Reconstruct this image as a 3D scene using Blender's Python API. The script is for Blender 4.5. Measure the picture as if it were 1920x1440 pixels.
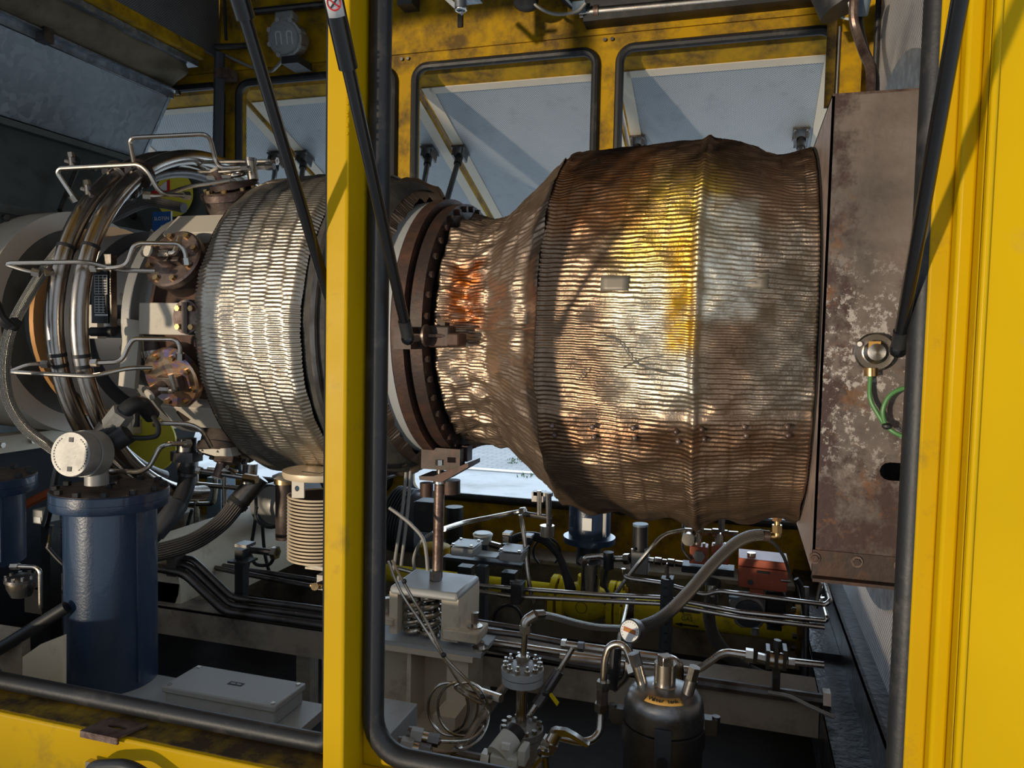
import bpy, bmesh, math, random
import numpy as np
from mathutils import Vector, Matrix
R_ = math.radians
random.seed(7)
for o in list(bpy.data.objects): bpy.data.objects.remove(o)
SC = bpy.context.scene; C = SC.collection
Z0 = 1.75                      # eye height above the outside paving; heights below are measured from the eye
# ---------------------------------------------------------------- camera
F = 1420.0
YAW, PITCH, ROLL = R_(16.8), R_(3.2), R_(1.2)
_f = Vector((-math.sin(YAW)*math.cos(PITCH), math.cos(YAW)*math.cos(PITCH), -math.sin(PITCH)))
_r0 = Vector((math.cos(YAW), math.sin(YAW), 0)); _u0 = _r0.cross(_f)
_r = math.cos(ROLL)*_r0 + math.sin(ROLL)*_u0; _u = math.cos(ROLL)*_u0 - math.sin(ROLL)*_r0
cd = bpy.data.cameras.new('camera'); cam = bpy.data.objects.new('camera', cd); C.objects.link(cam)
cd.sensor_width = 36; cd.lens = 36*F/1920; cd.clip_start = .02
cam.matrix_world = Matrix(((_r.x,_u.x,-_f.x,0),(_r.y,_u.y,-_f.y,0),(_r.z,_u.z,-_f.z,Z0),(0,0,0,1)))
SC.camera = cam
# ---------------------------------------------------------------- light
SC.view_settings.view_transform = 'Standard'; SC.view_settings.look = 'None'
SC.view_settings.gamma = 1; SC.view_settings.use_curve_mapping = False
SC.view_settings.exposure = 0.0
W = bpy.data.worlds.new('world'); SC.world = W; W.use_nodes = True
nt = W.node_tree; nt.nodes.clear()
def _n(t, **k):
    n = nt.nodes.new(t)
    for a, b in k.items(): setattr(n, a, b)
    return n
_tc = _n('ShaderNodeTexCoord'); _sp = _n('ShaderNodeSeparateXYZ'); _cr = _n('ShaderNodeValToRGB')
_mr = _n('ShaderNodeMapRange'); _mr.inputs[1].default_value = -1; _mr.inputs[2].default_value = 1
_bg = _n('ShaderNodeBackground'); _wo = _n('ShaderNodeOutputWorld')
nt.links.new(_tc.outputs['Generated'], _sp.inputs[0]); nt.links.new(_sp.outputs['Y'], _mr.inputs[0])
nt.links.new(_mr.outputs[0], _cr.inputs[0]); nt.links.new(_cr.outputs[0], _bg.inputs[0]); nt.links.new(_bg.outputs[0], _wo.inputs[0])
e = _cr.color_ramp.elements
e[0].position = 0.1; e[0].color = (.13,.15,.18,1); e[1].position = .8; e[1].color = (.86,1.10,1.36,1)
el = _cr.color_ramp.elements.new(.45); el.color = (.24,.30,.38,1)
_bg.inputs[1].default_value = 2.9
SUNDIR = Vector((.48, 1.0, .05))       # sun on the horizon, low over the yard
sd = bpy.data.lights.new('sun', 'SUN'); sd.energy = 2.75; sd.color = (1.0,.85,.64); sd.angle = R_(2.0)
so = bpy.data.objects.new('sun', sd); C.objects.link(so); so.location = (-3,-6,1.5)
so.rotation_euler = SUNDIR.to_track_quat('-Z','Y').to_euler()
# ---------------------------------------------------------------- helpers
def ray(px, py): return _f + (px-960)/F*_r - (py-720)/F*_u
def P(px, py, Y):
    d = ray(px, py); return d*(Y/d.y)
def PX(px, py, X):
    d = ray(px, py); return d*(X/d.x)
def PZ(px, py, z):
    d = ray(px, py); return d*(z/d.z)
def PL(pts): return [P(*p) for p in pts]
def frame(ax):
    ax = Vector(ax).normalized(); t = Vector((0,0,1)) if abs(ax.z) < .9 else Vector((1,0,0))
    a = ax.cross(t).normalized(); return a, a.cross(ax).normalized(), ax
def fillet(pts, rad, n=5):
    pts = [Vector(p) for p in pts]; out = [pts[0]]
    for i in range(1, len(pts)-1):
        a, b, c = pts[i-1], pts[i], pts[i+1]; v1 = a-b; v2 = c-b
        if v1.length < 1e-6 or v2.length < 1e-6: continue
        k = min(rad, v1.length*.48, v2.length*.48); p = b+v1.normalized()*k; q = b+v2.normalized()*k
        for j in range(n+1):
            t = j/n; out.append(p*(1-t)**2 + b*(2*t*(1-t)) + q*t*t)
    out.append(pts[-1]); return out
def spline(pts, n=8, closed=False):
    pts = [Vector(p) for p in pts]; m = len(pts); out = []
    g = (lambda i: pts[i % m]) if closed else (lambda i: pts[max(0, min(m-1, i))])
    for i in range(m if closed else m-1):
        a, b, c, d = g(i-1), g(i), g(i+1), g(i+2)
        for j in range(n):
            t = j/n
            out.append(.5*((2*b)+(c-a)*t+(2*a-5*b+4*c-d)*t*t+(3*b-a-3*c+d)*t**3))
    if not closed: out.append(pts[-1])
    return out
class MB:
    def __init__(s): s.v = []; s.f = []; s.uv = {}
    def add(s, vs, fs, uvs=None):
        b = len(s.v); s.v += [Vector(v) for v in vs]
        for i, f in enumerate(fs):
            if uvs: s.uv[len(s.f)] = uvs[i]
            s.f.append([b+k for k in f])
        return s
    def box(s, c, size, rot=None):
        c = Vector(c); sx, sy, sz = [k/2 for k in size]
        vs = [Vector((x*sx,y*sy,z*sz)) for x in (-1,1) for y in (-1,1) for z in (-1,1)]
        if rot is not None: vs = [rot @ v for v in vs]
        return s.add([c+v for v in vs], [(0,1,3,2),(4,6,7,5),(0,4,5,1),(2,3,7,6),(0,2,6,4),(1,5,7,3)])
    def bx(s, x0,x1,y0,y1,z0,z1): return s.box(((x0+x1)/2,(y0+y1)/2,(z0+z1)/2),(abs(x1-x0),abs(y1-y0),abs(z1-z0)))
    def pbox(s, px0,py0,px1,py1,Y,dep):
        a = P(px0,py0,Y); b = P(px1,py1,Y); return s.bx(a.x,b.x,Y,Y+dep,a.z,b.z)
    def cyl(s, p0, p1, r0, r1=None, seg=20, caps=True):
        r1 = r0 if r1 is None else r1
        return s.lathe([(0,r0),((Vector(p1)-Vector(p0)).length,r1)], p0, Vector(p1)-Vector(p0), seg, caps)
    def lathe(s, prof, org, axis, seg=32, caps=True, a0=0, a1=2*math.pi):
        org = Vector(org); a, b, ax = frame(axis); full = abs(a1-a0-2*math.pi) < 1e-6
        n = seg if full else seg+1; vs = []
        for (t, r) in prof:
            for k in range(n):
                an = a0+(a1-a0)*k/seg
                vs.append(org + ax*t + (a*math.cos(an)+b*math.sin(an))*r)
        fs = []; m = len(prof)
        for i in range(m-1):
            for k in range(n if full else n-1):
                k2 = (k+1) % n; fs.append((i*n+k, i*n+k2, (i+1)*n+k2, (i+1)*n+k))
        if caps and full:
            if prof[0][1] > 1e-5: fs.append(tuple(range(n))[::-1])
            if prof[-1][1] > 1e-5: fs.append(tuple((m-1)*n+k for k in range(n)))
        return s.add(vs, fs)
    def hexn(s, p0, p1, r): return s.cyl(p0, p1, r, seg=6)
    def tube(s, pts, r, seg=10, closed=False, caps=True):
        pts = [Vector(p) for p in pts]; m = len(pts); rr = r if callable(r) else (lambda t: r)
        L = [0]
        for i in range(1, m): L.append(L[-1]+(pts[i]-pts[i-1]).length)
        tot = max(L[-1], 1e-6)
        T = []
        for i in range(m):
            a = pts[(i-1) % m] if closed else pts[max(0,i-1)]; b = pts[(i+1) % m] if closed else pts[min(m-1,i+1)]
            T.append((b-a).normalized() if (b-a).length > 1e-9 else Vector((0,0,1)))
        n0, _, _ = frame(T[0]); vs = []
        for i in range(m):
            n0 = (n0 - T[i]*n0.dot(T[i])); n0 = n0.normalized() if n0.length > 1e-6 else frame(T[i])[0]
            b0 = T[i].cross(n0)
            q = rr(L[i]/tot)
            for k in range(seg):
                an = 2*math.pi*k/seg; vs.append(pts[i]+(n0*math.cos(an)+b0*math.sin(an))*q)
        fs = []; uv = []
        for i in range(m if closed else m-1):
            i2 = (i+1) % m; l1 = L[i]; l2 = L[i+1] if i+1 < m else tot+(pts[0]-pts[-1]).length
            for k in range(seg):
                k2 = (k+1) % seg; fs.append((i*seg+k, i2*seg+k, i2*seg+k2, i*seg+k2))
                c = 1.0
                uv.append(((l1,c*k/seg),(l2,c*k/seg),(l2,c*(k+1)/seg),(l1,c*(k+1)/seg)))
        if caps and not closed:
            fs.append(tuple(range(seg))[::-1]); uv.append(tuple((0,0) for _ in range(seg)))
            fs.append(tuple((m-1)*seg+k for k in range(seg))); uv.append(tuple((tot,0) for _ in range(seg)))
        return s.add(vs, fs, uv)
    def pipe(s, pts, r, bend=.03, seg=10): return s.tube(fillet(pts, bend), r, seg)
    def hose(s, pts, r, seg=14, n=8): return s.tube(spline(pts, n), r, seg)
    def sph(s, c, r, seg=16, sq=(1,1,1)):
        n = seg//2; prof = [(-r*math.cos(math.pi*i/n), max(1e-6, r*math.sin(math.pi*i/n))) for i in range(n+1)]
        m = MB().lathe(prof, (0,0,0), (0,0,1), seg, caps=False); c = Vector(c)
        return s.add([c+Vector((v.x*sq[0],v.y*sq[1],v.z*sq[2])) for v in m.v], m.f)
    def prism(s, pts, ext):
        pts = [Vector(p) for p in pts]; ext = Vector(ext); n = len(pts)
        fs = [tuple(range(n))[::-1], tuple(range(n,2*n))]+[(i,(i+1)%n,n+(i+1)%n,n+i) for i in range(n)]
        return s.add(pts+[p+ext for p in pts], fs)
    def plate(s, outer, holes, ext):
        bm = bmesh.new(); es = []
        for loop in [outer]+holes:
            vv = [bm.verts.new(p) for p in loop]
            es += [bm.edges.new((vv[i], vv[(i+1) % len(vv)])) for i in range(len(vv))]
        bmesh.ops.triangle_fill(bm, use_beauty=True, edges=es)
        bm.faces.ensure_lookup_table()
        r = bmesh.ops.extrude_face_region(bm, geom=list(bm.faces))
        bmesh.ops.translate(bm, vec=Vector(ext), verts=[g for g in r['geom'] if isinstance(g, bmesh.types.BMVert)])
        bmesh.ops.recalc_face_normals(bm, faces=bm.faces)
        bm.verts.index_update()
        vs = [v.co.copy() for v in bm.verts]; fs = [tuple(v.index for v in f.verts) for f in bm.faces]
        bm.free(); return s.add(vs, fs)
def rrect(x0,x1,z0,z1,Y,rad,n=6):
    o = []
    for (cx,cz,a) in ((x1-rad,z1-rad,0),(x0+rad,z1-rad,90),(x0+rad,z0+rad,180),(x1-rad,z0+rad,270)):
        for k in range(n+1):
            t = R_(a+90*k/n); o.append(Vector((cx+rad*math.cos(t), Y, cz+rad*math.sin(t))))
    return o
def rect(x0,x1,z0,z1,Y): return [Vector((x0,Y,z0)),Vector((x1,Y,z0)),Vector((x1,Y,z1)),Vector((x0,Y,z1))]
def props(o, label=None, cat=None, group=None, kind=None):
    for k, v in (('label',label),('category',cat),('group',group),('kind',kind)):
        if v: o[k] = v
    return o
def offs(parent):
    v = Vector((0,0,0))
    while parent is not None: v += parent.location; parent = parent.parent
    return v
def obj(name, mb, mat, parent=None, loc=None, bevel=0, ang=35, label=None, kind=None):
    me = bpy.data.meshes.new(name)
    if parent is None:
        if loc is None:
            n = len(mb.v); loc = Vector((sum(v.x for v in mb.v)/n, sum(v.y for v in mb.v)/n, min(v.z for v in mb.v)))
        base = Vector(loc)
    else: base = offs(parent) - Vector((0,0,Z0))
    me.from_pydata([v-base for v in mb.v], [], mb.f)
    if mb.uv:
        ul = me.uv_layers.new(name='UVMap')
        for p in me.polygons:
            u = mb.uv.get(p.index)
            if u:
                for li, q in zip(p.loop_indices, u): ul.data[li].uv = q
    bm = bmesh.new(); bm.from_mesh(me); bmesh.ops.recalc_face_normals(bm, faces=bm.faces); bm.to_mesh(me); bm.free()
    me.shade_smooth(); me.set_sharp_from_angle(angle=R_(ang))
    me.materials.append(M[mat]); o = bpy.data.objects.new(name, me); C.objects.link(o)
    if parent is None: o.location = base + Vector((0,0,Z0))
    else: o.parent = parent
    if bevel:
        b = o.modifiers.new('bevel','BEVEL'); b.width = bevel; b.segments = 2; b.limit_method = 'ANGLE'; b.angle_limit = R_(40); b.harden_normals = False
    if label: o['label'] = label
    if kind: o['kind'] = kind
    return o
def thing(name, label, cat, loc, group=None, kind=None):
    o = bpy.data.objects.new(name, None); C.objects.link(o); o.location = Vector(loc)+Vector((0,0,Z0)); o.empty_display_size = .05
    return props(o, label, cat, group, kind)
def single(name, mb, mat, label, cat, group=None, **k):
    return props(obj(name, mb, mat, **k), label, cat, group)
def struct(name, mb, mat, **k):
    o = obj(name, mb, mat, **k); o['kind'] = 'structure'; return o
def text(s, size, c, right, up, mat, parent, name='lettering', ext=.0006, sx=1):
    cu = bpy.data.curves.new(name,'FONT'); cu.body = s; cu.size = size; cu.align_x = 'CENTER'; cu.align_y = 'CENTER'; cu.extrude = ext; cu.resolution_u = 2
    to = bpy.data.objects.new(name, cu); C.objects.link(to); dg = bpy.context.evaluated_depsgraph_get()
    me = bpy.data.meshes.new_from_object(to.evaluated_get(dg)); bpy.data.objects.remove(to)
    r = Vector(right).normalized(); u = Vector(up).normalized(); n = r.cross(u)
    mb = MB(); mb.add([Vector(c)+r*v.co.x*sx+u*v.co.y+n*v.co.z for v in me.vertices], [tuple(p.vertices) for p in me.polygons])
    return obj(name, mb, mat, parent)
def bolt(parent, p, n, r=.008, h=.008, mat='steel_dark', name='bolt', seg=6):
    p = Vector(p); n = Vector(n).normalized(); return obj(name, MB().cyl(p, p+n*h, r, seg=seg), mat, parent)
def tube_thing(name, pts, r, mat, label, cat='tube', bend=.03, group=None, nuts=(), nr=1.9, nl=.022, soft=False, seg=10, nutmat='steel'):
    """a bent tube or hose; nuts = path fractions (0 start, 1 end) that carry a hexagonal fitting"""
    pts = [Vector(p) for p in pts]; path = spline(pts, 8) if soft else fillet(pts, bend)
    if not nuts: return single(name, MB().tube(path, r, seg), mat, label, cat, group)
    t = thing(name, label, cat, path[0], group)
    obj('run', MB().tube(path, r, seg), mat, t)
    for q in nuts:
        i = min(len(path)-2, int(q*(len(path)-1))); d = (path[i+1]-path[i]).normalized()
        if q >= 1: c0, c1 = path[-1]-d*nl, path[-1]
        elif q <= 0: c0, c1 = path[0], path[0]+d*nl
        else: c0, c1 = path[i]-d*nl/2, path[i]+d*nl/2
        obj('fitting', MB().hexn(c0, c1, r*nr), nutmat, t)
    return t
# ---------------------------------------------------------------- materials
M = {}
class NT:
    def __init__(s, name):
        s.m = bpy.data.materials.new(name); s.m.use_nodes = True; s.t = s.m.node_tree
        s.b = s.t.nodes['Principled BSDF']; M[name] = s.m; s._tc = None
    def n(s, typ, ins=None, **k):
        x = s.t.nodes.new('ShaderNode'+typ)
        for a, b in k.items(): setattr(x, a, b)
        for a, b in (ins or {}).items(): s.put(x.inputs[a], b)
        return x
    def put(s, sock, v):
        if isinstance(v, bpy.types.NodeSocket): s.t.links.new(v, sock)
        elif isinstance(v, bpy.types.Node): s.t.links.new(v.outputs[0], sock)
        else: sock.default_value = (tuple(v)+(1,) if isinstance(v, tuple) and len(v) == 3 and sock.type == 'RGBA' else v)
    def co(s, which='Object'):
        if s._tc is None: s._tc = s.n('TexCoord')
        return s._tc.outputs[which]
    def noise(s, scale, detail=4, rough=.55, vec=None, dist=0):
        return s.n('TexNoise', {'Vector': vec or s.co(), 'Scale': scale, 'Detail': detail, 'Roughness': rough, 'Distortion': dist}).outputs[0]
    def ramp(s, fac, stops, interp='LINEAR'):
        r = s.n('ValToRGB', {0: fac}); r.color_ramp.interpolation = interp; el = r.color_ramp.elements
        while len(el) < len(stops): el.new(.5)
        for q, (p, c) in zip(el, stops):
            q.position = p; q.color = (c, c, c, 1) if not isinstance(c, tuple) else c+(1,)
        return r.outputs[0]
    def mix(s, fac, a, b, blend='MIX'):
        x = s.n('Mix', data_type='RGBA', blend_type=blend); s.put(x.inputs[0], fac); s.put(x.inputs[6], a); s.put(x.inputs[7], b); return x.outputs[2]
    def math(s, op, a, b=0.0, c=None):
        x = s.n('Math', operation=op); s.put(x.inputs[0], a); s.put(x.inputs[1], b)
        if c is not None: s.put(x.inputs[2], c)
        return x.outputs[0]
    def bump(s, h, strength=.3, dist=.01, normal=None):
        x = s.n('Bump', {'Strength': strength, 'Distance': dist, 'Height': h})
        if normal is not None: s.put(x.inputs['Normal'], normal)
        return x.outputs[0]
    def scale(s, vec, sc):
        return s.n('Mapping', {'Vector': vec, 'Scale': sc}).outputs[0]
    def out(s, col=None, rough=None, metal=None, normal=None, spec=None, coat=None):
        for k, v in (('Base Color',col),('Roughness',rough),('Metallic',metal),('Normal',normal),('Specular IOR Level',spec),('Coat Weight',coat)):
            if v is not None: s.put(s.b.inputs[k], v)
        return s
def simple(name, col, rough=.5, metal=0., dirt=None, dscale=9., damt=(.5,.68), bump=0, bscale=120., vary=.12, coat=None):
    """paint or metal with uneven tone, soft dirt and a fine surface grain"""
    n = NT(name); c = n.mix(n.noise(3.1, 3), tuple(k*(1-vary) for k in col), tuple(min(1,k*(1+vary)) for k in col))
    if dirt: c = n.mix(n.ramp(n.noise(dscale, 6, .65), [(damt[0],0.),(damt[1],1.)]), c, dirt)
    r = n.n('MapRange', {0: n.noise(14, 4), 3: max(.03,rough-.08), 4: min(1,rough+.1)}).outputs[0]
    nm = n.bump(n.noise(bscale, 3), bump, .004) if bump else None
    n.out(c, r, metal, nm, spec=.10 if name.startswith('yellow') else None, coat=coat); return n
simple('yellow', (.53,.315,.002), .38, 0, (.20,.13,.03), 6, (.56,.80), .05, 60)
simple('yellow_dirty', (.43,.245,.005), .5, 0, (.12,.072,.02), 7, (.42,.66), .12, 60)
simple('yellow_bright', (.56,.345,.0015), .30, 0, (.50,.30,.03), 9, (.62,.80), .04, 60)
simple('yellow_grime', (.30,.19,.02), .75, 0, (.055,.038,.022), 8, (.34,.56), .3, 40)
simple('yellow_pipe', (.75,.56,.02), .32, 0, (.35,.25,.03), 9, (.58,.75))
simple('rubber', (.013,.013,.014), .5, 0, (.07,.06,.05), 13, (.55,.8), .15, 90)
simple('rubber_brown', (.075,.060,.050), .48, 0, (.15,.12,.10), 11, (.55,.8), .15, 90)
simple('black_gloss', (.008,.008,.009), .16, 0)
simple('black', (.014,.014,.015), .5, 0, (.04,.038,.035), 12)
simple('pit', (.022,.019,.017), .8, 0, (.008,.008,.008), 4, (.45,.65), .3, 30)
simple('oily', (.040,.040,.048), .32, 0, (.016,.015,.015), 7, (.42,.6), .7, 45)
simple('patch_foil', (.27,.235,.185), .5, .5)
simple('cream', (.64,.55,.41), .6, 0, (.22,.14,.08), 7, (.55,.80), .12, 60)
simple('cream_clean', (.56,.50,.41), .55, 0, (.36,.29,.21), 14, (.62,.85), .05)
simple('fin_steel', (.76,.60,.40), .35, .3)
simple('cream_dirty', (.36,.30,.23), .7, 0, (.07,.05,.04), 5, (.45,.72), .2, 50)
simple('plenum', (.095,.105,.095), .6, 0, (.05,.05,.045), 4)
simple('grey_dark', (.045,.048,.055), .45, 0, (.10,.09,.08), 10, (.6,.8), .08)
simple('grey_cast', (.30,.29,.27), .45, .3, (.13,.12,.11), 9, (.55,.8), .1)
simple('grey_paint', (.34,.35,.35), .42, 0, (.22,.21,.19), 6, (.58,.8), .05)
simple('grey_blue', (.14,.20,.26), .45, 0, (.08,.09,.1), 6)
simple('white_plastic', (.55,.55,.50), .42, 0, (.35,.33,.28), 9, (.6,.8))
simple('white', (.72,.72,.70), .5)
simple('steel', (.52,.47,.41), .26, 1., (.30,.26,.22), 9, (.55,.8), .04)
simple('steel_dark', (.16,.15,.145), .38, .9, (.07,.06,.05), 9, (.5,.7), .08)
simple('steel_bright', (.70,.68,.64), .22, 1.)
simple('manifold', (.46,.41,.36), .24, 1., (.26,.22,.19), 5, (.45,.75), .03)
simple('galv', (.34,.37,.40), .42, .75, (.20,.22,.25), 22, (.40,.56), .05)
simple('canvas', (.15,.12,.075), .8, 0, (.07,.055,.035), 5, (.45,.7), .15)
simple('navy', (.020,.040,.082), .30, 0, (.05,.07,.10), 30, (.62,.8), .16, 140, coat=.35)
simple('orange', (.42,.095,.045), .45, 0, (.20,.06,.04), 8)
simple('tan_ring', (.52,.26,.09), .4, .3)
simple('copper', (.62,.33,.15), .3, 1.)
simple('brass', (.55,.36,.16), .32, 1., (.3,.17,.07), 12)
simple('green_wire', (.075,.22,.065), .45)
simple('red', (.55,.015,.02), .5)
simple('blue_sign', (.012,.10,.34), .4)
simple('sign_yellow', (.72,.62,.05), .45)
simple('rust_flange', (.062,.036,.028), .6, .35, (.13,.058,.034), 10, (.45,.68), .35, 70)
simple('hot_dark', (.050,.034,.028), .55, .4, (.12,.05,.03), 9, (.5,.75), .3, 60)
simple('cloth_dark', (.060,.055,.045), .75, 0, (.03,.028,.025), 12, (.45,.6), .4, 50)
simple('label_amber', (.50,.27,.05), .5)
simple('orange_hose', (.50,.12,.04), .5)
simple('leaf', (.06,.13,.03), .7)
# braided hoses: herring-bone wire from the hose's own length and girth
for nm, col, rg, mt in (('braid',(.62,.58,.52),.30,.95), ('braid_dark',(.26,.235,.215),.4,.8)):
    n = NT(nm); s = n.n('SeparateXYZ', {0: n.co('UV')})
    u = n.math('MULTIPLY', s.outputs[0], 2*math.pi/.0075); v = n.math('MULTIPLY', s.outputs[1], 2*math.pi*14)
    a = n.math('SINE', n.math('ADD', u, v)); b = n.math('SINE', n.math('SUBTRACT', u, v)); h = n.math('MULTIPLY', a, b)
    n.out(n.mix(n.ramp(h, [(.1,0.),(.6,1.)]), tuple(k*.42 for k in col), col), rg, mt, n.bump(h, .9, .002))
n = NT('ribbed'); s = n.n('SeparateXYZ', {0: n.co('UV')})       # hose with ribs running along it
h = n.math('SINE', n.math('MULTIPLY', s.outputs[1], 2*math.pi*22))
n.out(n.mix(n.ramp(h,[(.3,0.),(.8,1.)]), (.05,.046,.043), (.20,.185,.17)), .5, .2, n.bump(h, .9, .003))
# perforated sheet: rows of punched holes
def perforated(name, col, dark, pitch, metal=.6, rough=.45, dirt=(.3,.3,.3)):
    n = NT(name); s = n.n('SeparateXYZ', {0: n.co('UV')}); k = 2*math.pi/pitch
    h = n.math('MULTIPLY', n.math('SINE', n.math('MULTIPLY', s.outputs[0], k)), n.math('SINE', n.math('MULTIPLY', s.outputs[1], k)))
    c = n.mix(n.ramp(n.noise(2.2, 6, .65), [(.36,0.),(.70,1.)]), col, dirt)
    c = n.mix(n.ramp(n.noise(9, 5, .7), [(.55,0.),(.8,.5)]), c, tuple(q*.45 for q in dirt))
    c = n.mix(n.ramp(h, [(.16,0.),(.42,1.)]), c, dark)
    n.out(c, rough, metal, n.bump(n.noise(5, 3), .25, .02))
perforated('perf', (.42,.45,.48), (.07,.08,.09), .0135, .2, .5, (.36,.39,.42))
perforated('perf_dark', (.26,.26,.27), (.04,.04,.045), .0135, .4, .5, (.17,.17,.18))
perforated('perf_wall', (.66,.63,.62), (.05,.05,.055), .019, .15, .5, (.48,.45,.45))
# galvanised sheet with spangle
n = NT('spangle'); v = n.n('TexVoronoi', {'Vector': n.n('VectorMath', {0: n.co(), 1: n.n('Mapping', {'Vector': n.n('TexNoise', {'Vector': n.co(), 'Scale': 9.}).outputs[1], 'Scale': (.09,.09,.09)}).outputs[0]}, operation='ADD').outputs[0], 'Scale': 32.}).outputs[1]
g = n.n('SeparateXYZ', {0: v}).outputs[0]
n.out(n.mix(n.noise(1.7, 4), n.mix(g, (.13,.145,.165), (.42,.455,.50)), (.20,.22,.24)), n.n('MapRange', {0: g, 3: .38, 4: .6}).outputs[0], .35)
# rust-mottled duct steel
n = NT('rusty'); s = n.n('SeparateXYZ', {0: n.co()})
base = n.mix(n.ramp(n.noise(5, 7, .65), [(.35,0.),(.65,1.)]), (.175,.14,.12), (.085,.066,.057))
side = n.n('MapRange', {0: s.outputs[0], 1: -.133, 2: -.02, 3: 1., 4: 0.}).outputs[0]      # rust gathers along the hot left edge
low = n.n('MapRange', {0: s.outputs[2], 1: .95, 2: .20, 3: 0., 4: 1.}).outputs[0]
mask = n.math('ADD', n.math('ADD', n.noise(8, 10, .72), n.math('MULTIPLY', side, .17)), n.math('MULTIPLY', low, .17))
c = n.mix(n.ramp(mask, [(.62,0.),(.74,.95)]), base, (.040,.017,.014))
om = n.math('MULTIPLY', n.math('ADD', n.math('MULTIPLY', low, .6), n.math('MULTIPLY', side, .5)), n.ramp(n.noise(13, 7, .7), [(.54,0.),(.66,1.)]))
c = n.mix(om, c, (.20,.078,.018))
mid = n.n('MapRange', {0: n.math('ABSOLUTE', n.math('SUBTRACT', s.outputs[2], .52)), 1: .0, 2: .36, 3: 1.0, 4: 0.}).outputs[0]
c = n.mix(n.math('MULTIPLY', n.ramp(n.noise(34, 8, .78), [(.53,0.),(.57,1.)]), n.ramp(mid, [(.15,0.),(.6,1.)])), c, (.40,.36,.33))
n.out(c, .5, .15, n.bump(n.noise(30, 6), .3, .004))
# heat-tinted steel covers
n = NT('heat_tint'); q = n.noise(13, 3, .5, dist=1.4)
n.out(n.mix(.25, n.ramp(q, [(.25,(.42,.22,.13)),(.40,(.66,.46,.30)),(.50,(.60,.25,.07)),(.58,(.25,.16,.42)),(.66,(.16,.32,.50)),(.78,(.60,.45,.30))]), (.5,.42,.33)), .3, .9)
simple('cover_brown', (.23,.17,.14), .4, .7, (.10,.06,.05), 16, (.42,.62), .15)
simple('cover_dark', (.105,.080,.065), .5, .55, (.06,.04,.035), 14, (.42,.62), .2)
# crimped foil cladding; the sheet's own tempering colours and stains follow its surface coordinates (x along the engine, angle around it)
def foil(name, zones, base, alt, metal=.86, rough=.34, stain=(.10,.045,.02), samt=(.60,.78)):
    n = NT(name); uv = n.co('UV'); s = n.n('SeparateXYZ', {0: uv}); X, A = s.outputs[0], s.outputs[1]
    sc = n.scale(uv, (6.0, 4.0, 1)); big = n.noise(1.0, 5, .6, sc); fine = n.noise(5.0, 5, .7, sc)
    c = n.mix(n.ramp(big, [(.35,0.),(.65,1.)]), base, alt)
    c = n.mix(n.ramp(fine, [samt, (.86,.8)] if False else [(samt[0],0.),(samt[1],.8)]), c, stain)
    for (x0, x1, a0, a1, col, amt, soft) in zones:
        fx = n.math('MULTIPLY', n.n('MapRange', {0: X, 1: x0-soft, 2: x0+soft}, interpolation_type='SMOOTHSTEP').outputs[0], n.n('MapRange', {0: X, 1: x1+soft, 2: x1-soft}, interpolation_type='SMOOTHSTEP').outputs[0])
        fa = n.math('MULTIPLY', n.n('MapRange', {0: A, 1: a0-soft*2, 2: a0+soft*2}, interpolation_type='SMOOTHSTEP').outputs[0], n.n('MapRange', {0: A, 1: a1+soft*2, 2: a1-soft*2}, interpolation_type='SMOOTHSTEP').outputs[0])
        w = n.math('MULTIPLY', n.math('MULTIPLY', fx, fa), n.ramp(n.noise(3.2, 5, .65, sc), [(.32,.25),(.56,amt)]))
        c = n.mix(w, c, col)
    rr = n.n('MapRange', {0: n.noise(20, 4, .6, sc), 3: rough-.1, 4: rough+.14}).outputs[0]
    n.out(c, rr, metal, n.bump(n.noise(85, 4, .65), .35, .004))
foil('foil_silver', [], (.50,.45,.37), (.40,.34,.27), .88, .30)
foil('foil_bronze', [(-.89,-.77,.02,.55,(.30,.075,.012),1.,.025)], (.48,.35,.25), (.37,.26,.18), .85, .34)
foil('foil_exhaust', [(-.33,-.04,.10,.95,(.50,.34,.055),.9,.05), (-.33,-.10,-.35,.25,(.58,.52,.40),.9,.05), (-.19,-.11,-.1,.40,(.62,.33,.03),1.,.02), (-.115,.03,.05,.62,(.66,.64,.56),.9,.02),
     (-.56,.3,-.62,-.42,(.20,.10,.05),.8,.03), (-.55,.3,.75,2.4,(.13,.075,.05),.9,.05), (-.55,-.25,.45,1.1,(.30,.13,.05),.8,.04), (.1,.3,-.6,.9,(.16,.12,.09),.7,.03), (.02,.3,-.4,.5,(.36,.33,.28),.5,.04)],
     (.34,.23,.15), (.25,.17,.115), .86, .31)
# outside paving: brick setts near the kerb and far side, a smooth concrete strip between
n = NT('setts'); b = n.n('TexBrick', {'Vector': n.co(), 'Color1': (.36,.34,.32,1), 'Color2': (.29,.28,.27,1), 'Mortar': (.12,.115,.10,1), 'Scale': 4.6, 'Mortar Size': .025, 'Brick Width': 1., 'Row Height': .5})
n.out(n.mix(n.ramp(n.noise(3,5),[(.45,0.),(.7,.5)]), b.outputs[0], (.22,.21,.19)), .8, 0, n.bump(b.outputs[1], -.4, .01))
simple('concrete', (.46,.45,.43), .8, 0, (.30,.29,.27), 1.6, (.45,.7), .1, 30)
simple('tank_steel', (.24,.235,.23), .33, .9, (.10,.085,.075), 9, (.5,.7), .08)
n = NT('glass'); n.out((.85,.88,.9), .05, 0.); n.b.inputs['Transmission Weight'].default_value = .9; n.b.inputs['IOR'].default_value = 1.2
n = NT('plate_black'); n.out((.03,.03,.03), .4, .2)
simple('side_lit_pale', (.50,.40,.36), .4, .5, (.3,.2,.17), 12)  # light falling on the exhaust box side, put into a paler colour
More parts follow.
